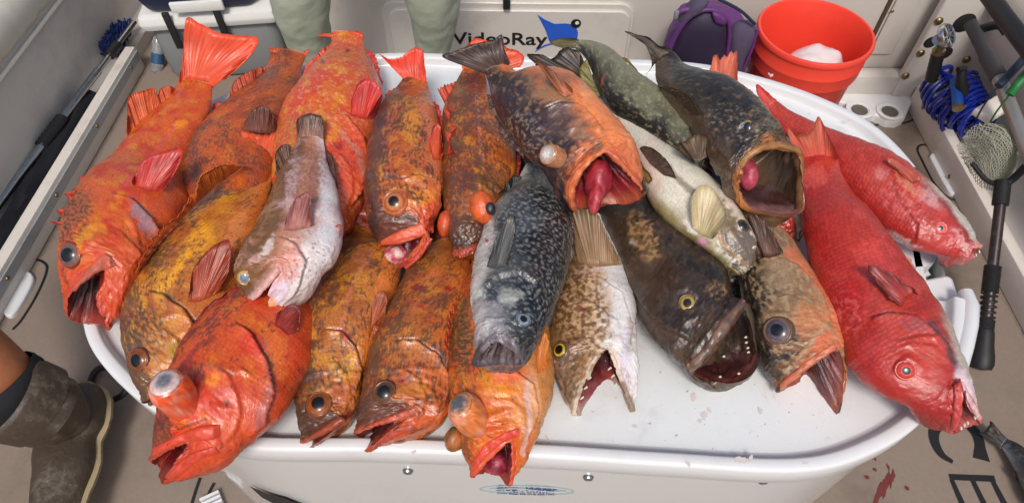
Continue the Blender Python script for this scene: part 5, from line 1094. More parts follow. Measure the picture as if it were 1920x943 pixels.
f.fin('pelvic_fin', [(1200, 280), (1218, 306), (1244, 328)], [(1202, 274), (1226, 278), (1254, 304), (1268, 334)], rays=9, surf=True, lift=(.002, .005), c0='5a443c', c1='4a3830', cr='2c2220')
f.fin('ventral_fin', [(1185, 290), (1195, 300), (1205, 330)], [(1184, 288), (1200, 302), (1222, 334), (1215, 345)], rays=6, surf=True, lift=(.003, .006), c0='c8a45c', c1='a88a50', cr='6a5430')
f.eye(1393, 424, 12, iris='3a3020', pupil='15181c', rim='4a3c30', pr=.6, prot=.45)
f.fin('tail_fin', [(1092, 158), (1102, 148), (1112, 142)], [(1020, 140), (985, 103), (1008, 98), (1030, 108), (1052, 90), (1084, 92), (1086, 130)], rays=14, c0='3a302e', c1='2c2626', cr='15110f', jag=.08, amp=.002, dt=.01, label='ragged dark tail fin')

# --- 14 olive green fish
f = add('f14', name='olive_lingcod', label='slim olive grey fish with a dark back lying diagonally at the back of the pile', seed=14, mat='skin', scl=.6, th=.7,
    st=[(1302, 330, 1345, 250, .13), (1265, 298, 1302, 222, .135), (1222, 262, 1262, 186, .135), (1184, 232, 1222, 158, .135), (1148, 206, 1185, 130, .135), (1122, 170, 1158, 104, .135), (1108, 130, 1132, 86, .138), (1092, 102, 1108, 77, .14), (1078, 90, 1086, 75, .142)],
    mouth=[(0, 1330, 330), (90, 1345, 300, .01), (180, 1360, 270), (270, 1345, 300, -.02)],
    pal=dusky(top='26241f', mid='5a5844', low='7c7a60', belly='8a866c', t0=.25, t1=-.2, mott=.04, gold='8a866c', gamt=.1, dark='201e1a', fs=30, fq=40, grain=.35),
    paint=[('line', [(1092, 100), (1118, 150), (1165, 218), (1240, 278)], 14, '23221e', .5), ('blob', 1200, 190, 60, 12, 42, '8a886c', .35), ('blob', 1130, 150, 3, 12, 20, '9a4a40', .7), ('blob', 1150, 100, 3, 3, 0, 'a03c34', .9)])
f.fin('tail_fin', [(1078, 91), (1082, 82), (1086, 75)], [(1060, 92), (1034, 84), (1032, 77), (1050, 72), (1076, 72)], rays=6, c0='5a5844', c1='6a6644', cr='3a3828', dt=.01)
f.fin('anal_fin', [(1112, 150), (1118, 165), (1128, 180)], [(1100, 108), (1088, 125), (1086, 145), (1096, 165), (1118, 182)], rays=8, c0='6a6438', c1='7c7634', cr='3c3a20', db=-.004, jag=.04, label='olive yellow fin')
f.fin('dorsal_fin', [(1168, 112), (1180, 122), (1194, 134)], [(1165, 107), (1176, 110), (1188, 124), (1196, 134)], rays=5, c0='6a6438', c1='7a7438', db=-.01)

# --- 22 red fish mostly hidden
f = add('f22', name='red_sheephead', label='mostly hidden red fish, its square pale red tail at the back rim', seed=222, mat='skin_red', scl=.6,
    st=[(1442, 418, 1516, 398, .035), (1425, 370, 1512, 352, .036), (1400, 310, 1490, 290, .036), (1375, 250, 1445, 235, .036), (1352, 200, 1400, 194, .036), (1335, 158, 1382, 162, .038)],
    mouth=[(0, 1470, 455), (90, 1492, 452, .012), (180, 1512, 430), (270, 1495, 455, -.02)],
    pal=sheephead(chin='dcd4d0', hood='c0342c', body='cc3a34', chin_v=-.2, chin_t=.5), lip=.001, cav=.01, cavcol='8a3c38')
f.fin('tail_fin', [(1328, 168), (1355, 170), (1384, 168)], [(1325, 145), (1334, 115), (1342, 93), (1350, 103), (1366, 97), (1383, 91), (1384, 130), (1383, 162)], rays=13, c0='d85a4c', c1='dc8070', cr='c04c40', jag=.12, dt=.02, label='square pale orange red tail fin')

# --- 16 dark fish with the huge mouth
f = add('f16', name='big_mouth_rockfish', label='black brown fish with a huge open mouth on top of the pile at right', seed=16, mat='skin_dark', scl=.25, th=.8, twist=60,
    st=[(1466, 256, 1352, 322, .175), (1444, 225, 1330, 285, .178), (1414, 192, 1302, 242, .178), (1376, 163, 1272, 205, .175), (1326, 145, 1246, 174, .17), (1288, 126, 1230, 148, .168), (1264, 98, 1229, 118, .17)],
    mouth=[(0, 1500, 287, .0), (35, 1462, 277, .012), (75, 1420, 280, .026), (115, 1388, 312, .022), (155, 1382, 350, .008), (185, 1393, 384, 0), (225, 1440, 400, -.018), (270, 1498, 398, -.02), (318, 1507, 335, -.012)],
    pal=dusky(top='30281f', mid='4a3c2e', low='6a5038', belly='7a5c40', t0=.1, t1=-.45, mott=.18, gold='6a5640', gamt=.12, dark='141212', fs=60, fq=60, head='4a3424', grain=.4), lipcol='a8683c', cavcol='a87878', cav=.06, vd=.07, push=.08, lip=.004, lipw=.0055,
    gill=[([(1302, 255), (1330, 280), (1345, 320), (1370, 350)], .004, 12, -1)],
    ridges=[([(1378, 238), (1400, 228), (1422, 245)], .004, 7), ([(1372, 270), (1400, 275)], .003, 6), ([(1430, 250), (1470, 275)], .003, 8)],
    paint=[('blob', 1345, 205, 55, 30, 35, '1c1a18', .3), ('blob', 1440, 235, 18, 46, -30, '6a5c48', .6), ('spots', 1435, 220, 40, 60, -20, '8a7458', .6, 6, .53), ('blob', 1388, 280, 16, 16, 0, '0f0f12', .7), ('blob', 1448, 262, 24, 10, 20, 'b8743c', .75), ('line', [(1385, 320), (1385, 350), (1392, 382)], 9, 'b06c34', .75), ('spots', 1370, 230, 60, 40, 30, 'b0aca8', .3, 6, .7), ('blob', 1330, 300, 40, 24, 40, '4a3420', .7), ('line', [(1440, 398), (1485, 397), (1503, 380)], 9, '1c1815', .85), ('blob', 1250, 130, 16, 30, -30, '6a5a4a', .6)])
f.patch('upper_lip', [(1385, 305), (1405, 280), (1440, 268), (1478, 272), (1502, 281)], [(1392, 318), (1412, 294), (1442, 282), (1478, 283), (1502, 292)], .005, c='a87844', c2='8a5c38')
f.eye(1402, 239, 14, iris='2c3440', pupil='1a222e', rim='a88a4a', rim2='2a2624', pr=.75, prot=.36, sq=.75, shade='3a3c40')
f.ball('tongue', 1402, 328, 18, 30, 0, -.03, '9a3448', 'b84c5c')
f.fin('tail_fin', [(1228, 118), (1244, 108), (1264, 98)], [(1207, 147), (1222, 122), (1208, 82), (1169, 58), (1195, 64), (1215, 70), (1232, 86), (1252, 88)], rays=12, c0='4a4038', c1='3c3a38', cr='1c1a18', jag=.07, dt=.008)
f.fin('pectoral_fin', [(1296, 300), (1312, 305), (1330, 290)], [(1275, 285), (1268, 272), (1285, 262), (1310, 248), (1335, 262), (1350, 300)], rays=9, c0='4a3828', c1='54402c', cr='2a2018', db=.004, dt=.008)
f.fin('second_pectoral_fin', [(1370, 150), (1390, 160), (1412, 180)], [(1372, 155), (1388, 158), (1405, 168), (1420, 190)], rays=6, c0='4a4034', c1='5a4c3a', db=.0)
f.fin('dorsal_fin', [(1240, 166), (1265, 182), (1298, 215)], [(1234, 164), (1256, 164), (1290, 178), (1312, 212)], rays=9, c0='2c2622', c1='4a4034', cr='15110f', surf=True, lift=(.002, .008))

# --- 19 brown orange fish at right front
f = add('f19', name='brown_rockfish', label='bronze brown fish with orange jaw and silvery round eye beside the scarlet fish', seed=19, scl=.5, th=.62,
    st=[(1428, 655, 1584, 640, .05), (1410, 606, 1570, 590, .052), (1394, 558, 1540, 545, .052), (1382, 508, 1512, 498, .05), (1372, 458, 1478, 448, .048), (1352, 405, 1440, 405, .045), (1322, 360, 1398, 366, .045)],
    mouth=[(0, 1459, 734, 0), (45, 1512, 690, .018), (90, 1575, 657, .022), (135, 1583, 715, .01), (180, 1569, 776, 0), (225, 1544, 760, -.018), (270, 1516, 722, -.035), (315, 1488, 718, -.018)],
    pal=dusky(top='2c231e', mid='8a6a4c', low='b87850', belly='d89878', t0=.45, t1=-.45, mott=.12, gold='a8906c', gamt=.5, dark='3a2c24', fs=120, fq=200, head='a86c44', grain=.45), lipcol='b05c3c', cavcol='7a3c3c', cav=.06,
    gill=[([(1418, 488), (1455, 484), (1495, 500), (1535, 545), (1562, 610)], .0045, 14, 1)],
    ridges=[([(1465, 690), (1500, 650), (1545, 625)], .003, 7), ([(1435, 590), (1470, 588)], .003, 6)],
    paint=[('blob', 1410, 600, 20, 70, -15, '1c1715', .8), ('blob', 1445, 690, 18, 46, -15, '181412', .85), ('blob', 1520, 600, 34, 40, -30, 'd07a48', .55), ('line', [(1480, 470), (1530, 530), (1566, 590), (1582, 640)], 10, 'd8744c', .7), ('line', [(1470, 700), (1510, 655), (1545, 610)], 5, 'b8a080', .55), ('blob', 1545, 640, 26, 18, -25, 'd86c48', .7), ('blob', 1568, 765, 10, 20, 10, '15110f', .95, .2), ('line', [(1576, 690), (1575, 740)], 10, 'a86044', .6), ('line', [(1459, 730), (1475, 716)], 6, '2a201c', .8), ('blob', 1455, 520, 30, 36, -20, '9a8468', .5)])
f.patch('jaw_plate', [(1462, 716), (1500, 684), (1545, 652), (1572, 640)], [(1463, 734), (1510, 700), (1552, 672), (1575, 658)], .005, c='b86c4c', c2='c8603c')
f.eye(1458, 620, 26, iris='54505a', pupil='10141c', rim='7a5c4c', rim2='5a4438', pr=.52, prot=.5, shade='30303a')
f.fin('pectoral_fin', [(1418, 480), (1442, 484), (1468, 476)], [(1398, 430), (1390, 388), (1410, 392), (1440, 420), (1468, 470)], rays=10, surf=True, lift=(.002, .01), c0='5a3c32', c1='3c2a26', cr='7a5444', jag=.04)

# --- 21 far red sheephead
f = add('f21', name='red_sheephead', label='red fish with a pale forehead and small round eye, farthest right on the table', seed=21, mat='skin_red', scl=.9, th=.62, lumps=.0009,
    st=[(1762, 477, 1806, 412, .055), (1722, 467, 1776, 380, .056), (1672, 440, 1726, 332, .056), (1622, 398, 1672, 292, .056), (1572, 350, 1612, 266, .054), (1530, 305, 1562, 246, .052), (1490, 268, 1520, 228, .05), (1455, 236, 1480, 207, .05), (1436, 212, 1455, 188, .05)],
    mouth=[(0, 1803, 491, 0), (45, 1815, 478, .016), (90, 1822, 466, .018), (135, 1832, 462, .01), (180, 1838, 463, 0), (270, 1824, 482, -.02)],
    pal=sheephead(chin='d8c8c4', hood='cc3a38', body='d8483c', chin_v=-.5, chin_t=.32), lipcol='d8807c', cav=.012, lip=.003, cavcol='8a2c2c',
    gill=[([(1672, 330), (1690, 380), (1722, 420), (1718, 460)], .0014, 12, -1)],
    paint=[('blob', 1655, 325, 14, 14, 0, 'd8a09c', .3), ('blob', 1700, 345, 40, 8, 45, 'd8a070', .4), ('blob', 1745, 372, 30, 14, 40, 'd8b8b8', .45), ('blob', 1800, 450, 30, 10, 55, 'e0b4b0', .7), ('blob', 1690, 450, 40, 8, 25, 'e0c0bc', .6), ('blob', 1785, 455, 22, 24, 0, 'b82a2c', .5), ('spots', 1690, 370, 50, 40, 30, 'e08080', .4, 9, .55)])
f.eye(1763, 428, 12, iris='d8605c', pupil='14141c', rim='d85450', rim2='d84c48', pr=.48, prot=.34, shade='c8a098')
f.fin('tail_fin', [(1437, 212), (1446, 200), (1456, 188)], [(1432, 195), (1420, 172), (1419, 155), (1430, 165), (1452, 184)], rays=8, c0='d84448', c1='c83038', cr='9a2028', dt=.005)
f.fin('pectoral_fin', [(1712, 345), (1718, 342), (1724, 340)], [(1690, 325), (1664, 300), (1668, 294), (1690, 306), (1726, 334)], rays=6, surf=True, lift=(.001, .005), c0='c05048', c1='c4685c', cr='983c38')
f.fin('dorsal_fin', [(1570, 350), (1600, 385), (1650, 425)], [(1572, 362), (1605, 395), (1650, 432)], rays=10, c0='5a2c34', c1='4a2830', db=.0)
f.teeth([(1836, 472), (1830, 478)], lng=3, w=2, dirx=.2, diry=1, off=.004)

# --- 20 near red sheephead
f = add('f20', name='red_sheephead', label='large scarlet scaled fish with white chin, nose over the right front rim', seed=20, mat='skin_red', scl=.9, th=.62, lumps=.0008,
    st=[(1704, 760, 1816, 706, .07), (1645, 730, 1797, 662, .07), (1598, 688, 1774, 606, .07), (1572, 630, 1744, 556, .07), (1546, 565, 1708, 508, .07), (1522, 502, 1672, 458, .07), (1509, 442, 1636, 410, .07), (1502, 384, 1602, 370, .07), (1499, 334, 1578, 326, .072), (1496, 298, 1570, 294, .074)],
    mouth=[(0, 1784, 808, 0), (45, 1801, 772, .02), (90, 1805, 718, .022), (135, 1815, 756, .014), (180, 1838, 788, 0), (225, 1822, 794, -.008), (270, 1808, 799, -.012), (315, 1796, 806, -.008)],
    pal=sheephead(chin='d8c0c0', hood='c03232', body='d03a2c', chin_v=-.55, chin_t=.26), lipcol='d05a54', cav=.035, lip=.003, cavcol='8a2c30',
    gill=[([(1628, 600), (1665, 588), (1712, 592), (1755, 622), (1785, 660)], .004, 14, 1), ([(1680, 640), (1730, 630), (1760, 630)], .0015, 8, 1)],
    ridges=[([(1680, 700), (1700, 670), (1730, 690)], .003, 7), ([(1780, 720), (1785, 760), (1775, 795)], .002, 9)],
    paint=[('blob', 1720, 610, 34, 14, 15, '8a5058', .5), ('line', [(1745, 605), (1775, 650), (1795, 690)], 8, '4a3a40', .7), ('blob', 1812, 720, 14, 46, -25, 'd8c0c8', .8), ('blob', 1825, 765, 12, 26, -20, 'd89a98', .7), ('blob', 1600, 560, 24, 40, -30, 'c0181c', .5), ('spots', 1590, 590, 40, 50, 0, 'e87068', .4, 10, .56), ('blob', 1640, 490, 40, 50, -30, 'e0504a', .45), ('blob', 1560, 640, 20, 80, -20, 'b0181c', .5), ('blob', 1745, 770, 40, 16, 25, '9a2024', .5), ('blob', 1530, 330, 30, 24, 0, 'd85c50', .6)])
f.patch('upper_lip', [(1782, 800), (1786, 755), (1788, 715), (1800, 708)], [(1788, 808), (1803, 775), (1804, 735), (1802, 714)], .005, c='c84840', c2='a83434')
f.eye(1698, 694, 19, iris='c83a34', pupil='12121a', rim='b83a30', rim2='a83028', pr=.45, prot=.42, shade='b86a5c')
f.fin('tail_fin', [(1495, 306), (1530, 300), (1572, 300)], [(1486, 280), (1474, 236), (1492, 250), (1512, 250), (1524, 240), (1536, 218), (1552, 250), (1572, 292)], rays=14, c0='d04c44', c1='c87060', cr='a83c38', jag=.04, dt=.02, amp=.002, label='translucent pinkish red tail fin')
f.fin('pectoral_fin', [(1690, 575), (1700, 560), (1712, 548)], [(1672, 560), (1635, 515), (1628, 496), (1650, 502), (1700, 530), (1722, 552)], rays=10, surf=True, lift=(.002, .01), c0='b83a38', c1='7a2c34', cr='4a1c24', jag=.03)
f.fin('anal_fin', [(1672, 460), (1685, 478), (1696, 492)], [(1676, 468), (1700, 478), (1716, 498), (1708, 512), (1700, 500)], rays=6, c0='c86a68', c1='b88484', db=-.012)
f.fin('pelvic_fin', [(1716, 520), (1740, 552), (1762, 592)], [(1722, 522), (1752, 560), (1775, 606)], rays=5, c0='c83838', c1='b83034', db=-.004)
f.teeth([(1808, 797), (1802, 803), (1814, 793), (1828, 783), (1834, 779)], lng=4, w=2.6, dirx=.2, diry=.9, off=.008)
f.patch('lower_lip', [(1803, 716), (1824, 745), (1840, 782)], [(1806, 742), (1820, 768), (1830, 790)], .006, c='d8a4a4', c2='d8bcbc')

# --- 13 brown and orange fish on top with its tongue out
f = add('f13', name='brown_orange_rockfish', label='brown and orange fish atop the pile, red tongue in its gaping mouth', seed=13, scl=.4, th=.78,
    st=[(1034, 342, 1182, 262, .172), (1008, 308, 1150, 222, .176), (975, 274, 1112, 182, .178), (948, 240, 1078, 152, .176), (930, 208, 1038, 142, .174), (922, 180, 1002, 140, .172), (916, 155, 972, 138, .172), (908, 136, 955, 122, .172)],
    mouth=[(0, 1074, 388, -.005), (45, 1082, 336, .018), (90, 1134, 283, .03), (135, 1176, 322, .018), (180, 1207, 362, 0), (225, 1172, 380, -.025), (270, 1130, 380, -.035), (315, 1096, 388, -.022)],
    pal=dusky(top='30242a', mid='6a4c3c', low='e07a44', belly='e89468', t0=.15, t1=-.25, mott=.14, gold='94704e', gamt=.22, dark='281c1c', fs=60, fq=90, head='c06440', grain=.35), lipcol='c86440', cavcol='8a1824', cav=.07, lip=.0035,
    gill=[([(1010, 210), (1050, 195), (1085, 198), (1118, 228), (1132, 250)], .0045, 14, 1)],
    ridges=[([(1062, 240), (1085, 230), (1100, 260)], .003, 9), ([(1068, 320), (1100, 285), (1134, 272)], .004, 7), ([(1140, 280), (1180, 310)], .003, 8)],
    paint=[('blob', 1045, 230, 40, 36, 0, '4a3634', .65), ('blob', 1030, 175, 34, 26, 20, 'b08058', .6), ('blob', 1080, 245, 20, 22, 0, '9a6c54', .6), ('blob', 1090, 290, 18, 40, 35, 'd8703c', .7), ('blob', 1120, 200, 26, 40, -35, 'ee8c50', .7), ('blob', 1150, 240, 22, 40, -35, 'e8854c', .75), ('blob', 1100, 170, 20, 16, 30, 'e89c68', .6), ('blob', 1200, 356, 12, 14, 0, '181315', .95, .2), ('line', [(1150, 290), (1175, 320), (1195, 345)], 7, 'c85c44', .6), ('line', [(1072, 380), (1078, 350), (1090, 325)], 6, 'd0683c', .7), ('blob', 1040, 330, 20, 26, 0, '3a2a2c', .6), ('blob', 945, 200, 20, 40, 20, '3a2a30', .6), ('spots', 985, 250, 40, 60, -40, 'b0a8a4', .35, 7, .64), ('blob', 1094, 282, 5, 3, 30, '2a1418', .9), ('line', [(1012, 200), (1040, 192), (1075, 195)], 4, '5a3830', .6)])
f.popeye((1046, 296), (1026, 289), 21, side='b87a50', lenscol='a8988c', pupil='d8d4d0', out=.016, lens=.8, pr=.5)
f.ball('tongue', 1122, 338, 26, 40, 8, -.012, '8a1c2c', 'a83444')
f.ball('tongue_tip', 1116, 372, 13, 30, 6, .002, 'a82c3c', 'c04c50')
f.patch('upper_lip', [(1064, 380), (1068, 338), (1098, 300), (1134, 276)], [(1076, 384), (1082, 344), (1106, 312), (1134, 290)], .004, c='c8663c', c2='d87a48')
f.patch('lower_lip', [(1136, 278), (1165, 298), (1190, 330), (1206, 352)], [(1136, 292), (1160, 312), (1182, 340), (1200, 362)], .004, c='d07048', c2='b85438')
f.fin('tail_fin', [(909, 140), (930, 128), (955, 122)], [(880, 128), (828, 107), (852, 94), (878, 84), (901, 78), (922, 74), (941, 65), (946, 92), (957, 118)], rays=15, c0='4a3434', c1='3a2c2e', cr='201618', jag=.04, amp=.002, bow=.006, dt=.005, label='brown fan shaped tail fin')
f.fin('pectoral_fin', [(1048, 176), (1060, 182), (1074, 176)], [(1030, 150), (1003, 114), (1014, 116), (1040, 136), (1074, 168)], rays=8, surf=True, lift=(.003, .02), c0='c07050', c1='7a5040', cr='4a3028', jag=.03)
f.fin('spiny_dorsal_fin', [(930, 215), (950, 248), (985, 290)], [(926, 220), (940, 255), (980, 298)], rays=9, c0='3a2c2c', c1='5a4440', notch=.3, db=.0)
f.fin('dorsal_fin', [(922, 180), (928, 200)], [(912, 175), (918, 205)], rays=4, c0='3a2c2c', c1='4a3a38')
# --- fish lying underneath the pile, glimpsed through the gaps
f = add('f24', name='orange_rockfish', label='dark orange fish at the bottom of the pile, glimpsed under the popped eye fish', seed=240, th=.6,
    st=[(800, 500, 880, 500, .012), (795, 460, 905, 455, .02), (800, 400, 920, 395, .025), (810, 330, 930, 325, .028), (820, 260, 920, 255, .03), (840, 200, 900, 200, .03)],
    mouth=[(0, 812, 530), (90, 845, 545, .008), (180, 870, 530), (270, 845, 545, -.01)], cav=.01,
    pal=rock(base='b04a28', base2='9a3424', yel='b8641c', yamt=.3, dark='30241e', damt=.4, dback=.3, belly='a03830'))
f = add('f25', name='black_rockfish', label='dark fish at the bottom of the pile behind the black fish', seed=250, mat='skin_dark', th=.6,
    st=[(985, 400, 1090, 390, .03), (960, 350, 1080, 335, .04), (940, 300, 1065, 285, .045), (930, 255, 1040, 235, .045), (935, 210, 1010, 195, .045), (950, 175, 990, 165, .045)],
    mouth=[(0, 1010, 440), (90, 1040, 440, .01), (180, 1070, 430), (270, 1040, 440, -.01)], cav=.01,
    pal=dusky(top='1a1818', mid='2e2624', low='4a3a34', belly='5a4a40', mott=.3, gold='4a4038', gamt=.2))
f = add('f26', name='dark_lingcod', label='dark brown fish at the bottom of the pile between the white bellied and bronze fish', seed=260, mat='skin_dark', th=.6,
    st=[(1350, 520, 1440, 490, .02), (1335, 440, 1445, 400, .03), (1290, 390, 1410, 345, .035), (1250, 340, 1370, 290, .04), (1220, 290, 1320, 240, .04), (1190, 240, 1270, 200, .04)],
    mouth=[(0, 1370, 560), (90, 1400, 560, .01), (180, 1440, 540), (270, 1405, 550, -.01)], cav=.01,
    pal=dusky(top='1c1816', mid='2e2620', low='4a3a2c', belly='5a4a3a', mott=.3, gold='5a4834', gamt=.25))
f = add('f27', name='red_rockfish', label='red fish at the bottom of the pile, glimpsed between the pale and mottled fish', seed=270, th=.6,
    st=[(620, 430, 720, 450, .02), (615, 380, 740, 390, .03), (640, 320, 745, 330, .035), (660, 260, 740, 265, .035), (680, 215, 730, 220, .035)],
    mouth=[(0, 640, 470), (90, 680, 480, .01), (180, 715, 480), (270, 680, 475, -.01)], cav=.01,
    pal=rock(base='b8402a', base2='a83024', yel='b8601c', yamt=.2, dark='3a2420', damt=.2, dback=.2, belly='a03830'))
# ------------------------------------------------------------------ things around the table
def arc_tube(pts, r, name, mat, parent=None, n=60, seg=10): return MB().tube(spline(pts, n), r, seg).build(name, mat, parent)
# boat brush on the left shelf
bp0, bp1 = at_z(-46, 440, .085), at_z(252, 42, .105)
br = empty('boat_brush', bp0, 'long chrome boat brush with a black foam grip and blue bristles on the left shelf', 'brush')
d_ = bp1 - bp0
MB().tube([bp0, bp0 + d_ * .72], .0125, 14).build('pole', M['steel'], br); MB().tube([bp0 + d_ * .72, bp1], .009, 14).build('inner_pole', M['steel'], br)
def frac(x, y): return float(np.dot(at_z(x, y, .10) - bp0, d_) / (d_ @ d_))
f0, f1 = frac(66, 270), frac(130, 220); gp = [bp0 + d_ * k for k in np.linspace(f0, f1, 24)]
MB().tube(gp, [.0185 + .0012 * math.sin(i * 2.1) for i in range(24)], 14).build('grip', M['rubber'], br)
f0, f1 = frac(203, 105), frac(222, 85); MB().tube([bp0 + d_ * f0, bp0 + d_ * f1], .0165, 14).build('clamp', M['rubber'], br)
c = at_z(222, 84, .06); hb = MB()
rr = random.Random(3)
for k in range(260):
    o = c + np.array([rr.uniform(-.025, .025), rr.uniform(-.07, .07), 0]); hb.tube([o, o + np.array([rr.uniform(-.03, .03), rr.uniform(-.03, .03), rr.uniform(.03, .055)])], .0026, 4, cap=False)
o = hb.build('bristles', M['blue_bristle'], br)
MB().box(c + np.array([-.04, -.04, .02]), (.022, .15, .035), bev=.01).build('brush_block', M['rail'], br)
# dark folded cloth beside it
V = []; ny, nx = 70, 12
for i in range(ny):
    y = -.4 + 2.1 * i / (ny - 1)
    for j in range(nx):
        u = j / (nx - 1); z = .035 + .04 * math.sin(math.pi * u) ** .5 + .03 * float(fbm(y * 7, u * 4, 0, 5)) * math.sin(math.pi * u)
        V.append((XL - .036 - .07 * u, y, z))
tag(MB().add(V, grid_faces(ny, nx)).build('folded_cloth', M['navy']), 'dark navy cloth cover stuffed along the left shelf', 'cloth')
# water bottle
c = at_z(296, 92, .06); wb = empty('water_bottle', c, 'small clear water bottle with a blue label beside the cooler', 'bottle')
ax = unit(np.array([.2, .5, .8])); MB().lathe(c - ax * .08, ax, [(.0, 0), (.018, .002), (.02, .01), (.02, .10), (.016, .115), (.009, .13), (.009, .142), (0, .144)], 20).build('bottle_body', M['clear'], wb)
MB().lathe(c - ax * .05, ax, [(.0206, 0), (.0206, .035)], 20).build('bottle_label', M['label'], wb)
# cooler
cz = at_z(326, 156, .0); co = empty('cooler', cz, 'grey cooler with a white rim and black latch straps behind the left of the table', 'cooler')
ca = math.radians(8); ex_ = np.array([math.cos(ca), math.sin(ca), 0]); ey_ = np.array([-math.sin(ca), math.cos(ca), 0]); Lc, Wc = .40, .44
def cbox(u0, u1, v0, v1, z0, z1, name, mat, par, bev=.02):
    m = cz + ex_ * (u0 + u1) / 2 + ey_ * (v0 + v1) / 2 + np.array([0, 0, (z0 + z1) / 2]); return MB().box(m, (u1 - u0, v1 - v0, z1 - z0), np.array([ex_, ey_, (0, 0, 1)]).T, bev).build(name, mat, par)
cbox(.0, Lc, .0, Wc, .0, .215, 'cooler_body', M['grey'], co, .035)
rim_ = cbox(-.02, Lc + .02, -.02, Wc + .02, .205, .260, 'cooler_rim', M['cooler_white'], co, .03)
for u in (.085, .24):
    MB().box(cz + ex_ * u - ey_ * .024 + np.array([0, 0, .215]), (.022, .012, .13), np.array([ex_, ey_, (0, 0, 1)]).T, .004).build('latch', M['rubber'], co)
MB().box(cz + ex_ * .19 - ey_ * .026 + np.array([0, 0, .296]), (.16, .014, .035), np.array([ex_, ey_, (0, 0, 1)]).T, .005).build('handle', M['cooler_white'], co)
cbag = cbox(.0, Lc - .03, -.012, Wc - .03, .260, .44, 'navy_bag', M['navy_lid'], None, .05); tag(cbag, 'dark navy soft bag lying on top of the grey cooler', 'bag')

# person standing behind the table: legs in olive trousers
def skin_mesh(name, verts, edges, radii, mat, parent, root=0, sub=2):
    me = bpy.data.meshes.new(name); me.from_pydata([tuple(map(float, v)) for v in verts], edges, []); o = link(name, me, mat, parent)
    m = o.modifiers.new('skin', 'SKIN'); m.use_smooth_shade = True
    for i, r in enumerate(radii):
        s = me.skin_vertices[0].data[i]; s.radius = (r, r) if not isinstance(r, tuple) else r; s.use_root = (i == root)
    u = o.modifiers.new('sub', 'SUBSURF'); u.levels = sub; u.render_levels = sub
    return o
pe = empty('person', (-.4, 1.5, 0), 'person in olive grey trousers standing behind the table', 'person')
kl, kr = at_y(556, -20, 1.47), at_y(812, -20, 1.47); al, ar = at_y(596, 150, 1.52), at_y(816, 150, 1.52)
hip = (kl + kr) / 2; hip = np.array([hip[0], 1.55, .92])
vs = [hip, hip + np.array([-.10, 0, -.08]), kl, (kl + al) / 2, al, np.array([al[0] + .02, 1.54, .08]), np.array([al[0] + .02, 1.42, .04]), hip + np.array([.10, 0, -.08]), kr, (kr + ar) / 2, ar, np.array([ar[0] + .02, 1.54, .08]), np.array([ar[0] + .02, 1.42, .04]), hip + np.array([0, .02, .25]), hip + np.array([0, .02, .45])]
es = [(0, 1), (1, 2), (2, 3), (3, 4), (4, 5), (5, 6), (0, 7), (7, 8), (8, 9), (9, 10), (10, 11), (11, 12), (0, 13), (13, 14)]
tr_ = skin_mesh('body', vs, es, [.16, .11, .08, .062, .046, .05, .05, .11, .078, .054, .036, .05, .05, .16, .18], M['trouser'], pe, sub=4)
tx = bpy.data.textures.new('cloth_folds', 'CLOUDS'); tx.noise_scale = .07; dm = tr_.modifiers.new('folds', 'DISPLACE'); dm.texture = tx; dm.strength = .014; dm.mid_level = .5; dm.texture_coords = 'GLOBAL'

# person at the left: bare calf and turned-down boot
pb = empty('person', at_z(130, 850, 0), 'person at the left edge, bare calf in a turned-down brown rubber boot', 'person')
kp = [at_z(-330, 470, .52), at_z(-190, 555, .44), at_z(-82, 642, .34), at_z(-4, 702, .27), at_z(66, 746, .19)]
skin_mesh('body', kp, [(0, 1), (1, 2), (2, 3), (3, 4)], [.085, .072, .074, .066, .05], M['skinp'], pb)
ax = unit(at_z(66, 758, .19) - at_z(5, 714, .262))
sk = at_z(8, 714, .255)
MB().tube([sk - ax * .01 + ax * .11 * k / 13 for k in range(14)], [.068 + .0014 * (k % 2) + .004 * math.sin(k * .6) for k in range(14)], 30, cap=False).build('sock', M['sock'], pb)
bo = at_z(13, 742, .24); bax = unit(at_z(67, 759, .19) - bo); Rb = 80 * depth(bo) / F_PX
MB().lathe(bo, bax, [(Rb * .80, .10), (Rb * .84, .04), (Rb * .88, .004), (Rb * .93, -.004), (Rb * .99, .0), (Rb * 1.01, .006), (Rb * 1.02, .03), (Rb * 1.0, .055), (Rb * .99, .066), (Rb * .95, .069), (Rb * .90, .06), (Rb * .86, .03)], 40).build('boot_cuff', M['boot'], pb)
st_ = [((134, 726), (172, 720), .12), ((118, 738), (192, 728), .115), ((98, 765), (203, 752), .11), ((76, 806), (199, 796), .105), ((64, 842), (184, 828), .10), ((62, 890), (182, 872), .10), ((56, 943), (158, 935), .10), ((62, 1000), (140, 1000), .10), ((86, 1045), (120, 1040), .10)]
Lp = spline([at_z(*a[0], a[2] + .0) for a in st_], 50); Rp = spline([at_z(*a[1], a[2] - .03) for a in st_], 50); V = []
for i in range(50):
    cc = (Lp[i] + Rp[i]) / 2; aa = (Lp[i] - Rp[i]) / 2; nn = unit(np.array([.25, -.1, 1.0])); hh = np.linalg.norm(aa) * .8
    for k in range(28):
        t = 2 * math.pi * k / 28; wob = 1 + .05 * float(fbm(i * .25, k * .4, 0, 3) - .5)
        V.append(cc + (aa * math.copysign(abs(math.cos(t)) ** .8, math.cos(t)) + nn * hh * math.copysign(abs(math.sin(t)) ** .8, math.sin(t))) * wob)
MB().add(V, [tuple(f) for f in grid_faces(50, 28, True)] + [tuple(range(28)), tuple(range(49 * 28, 50 * 28))]).build('boot_foot', M['boot'], pb)
MB().tube([at_z(38, 752, .215), at_z(95, 772, .17), at_z(128, 786, .12)], [Rb * .92, Rb * .88, Rb * .6], 28).build('boot_shaft', M['boot'], pb)
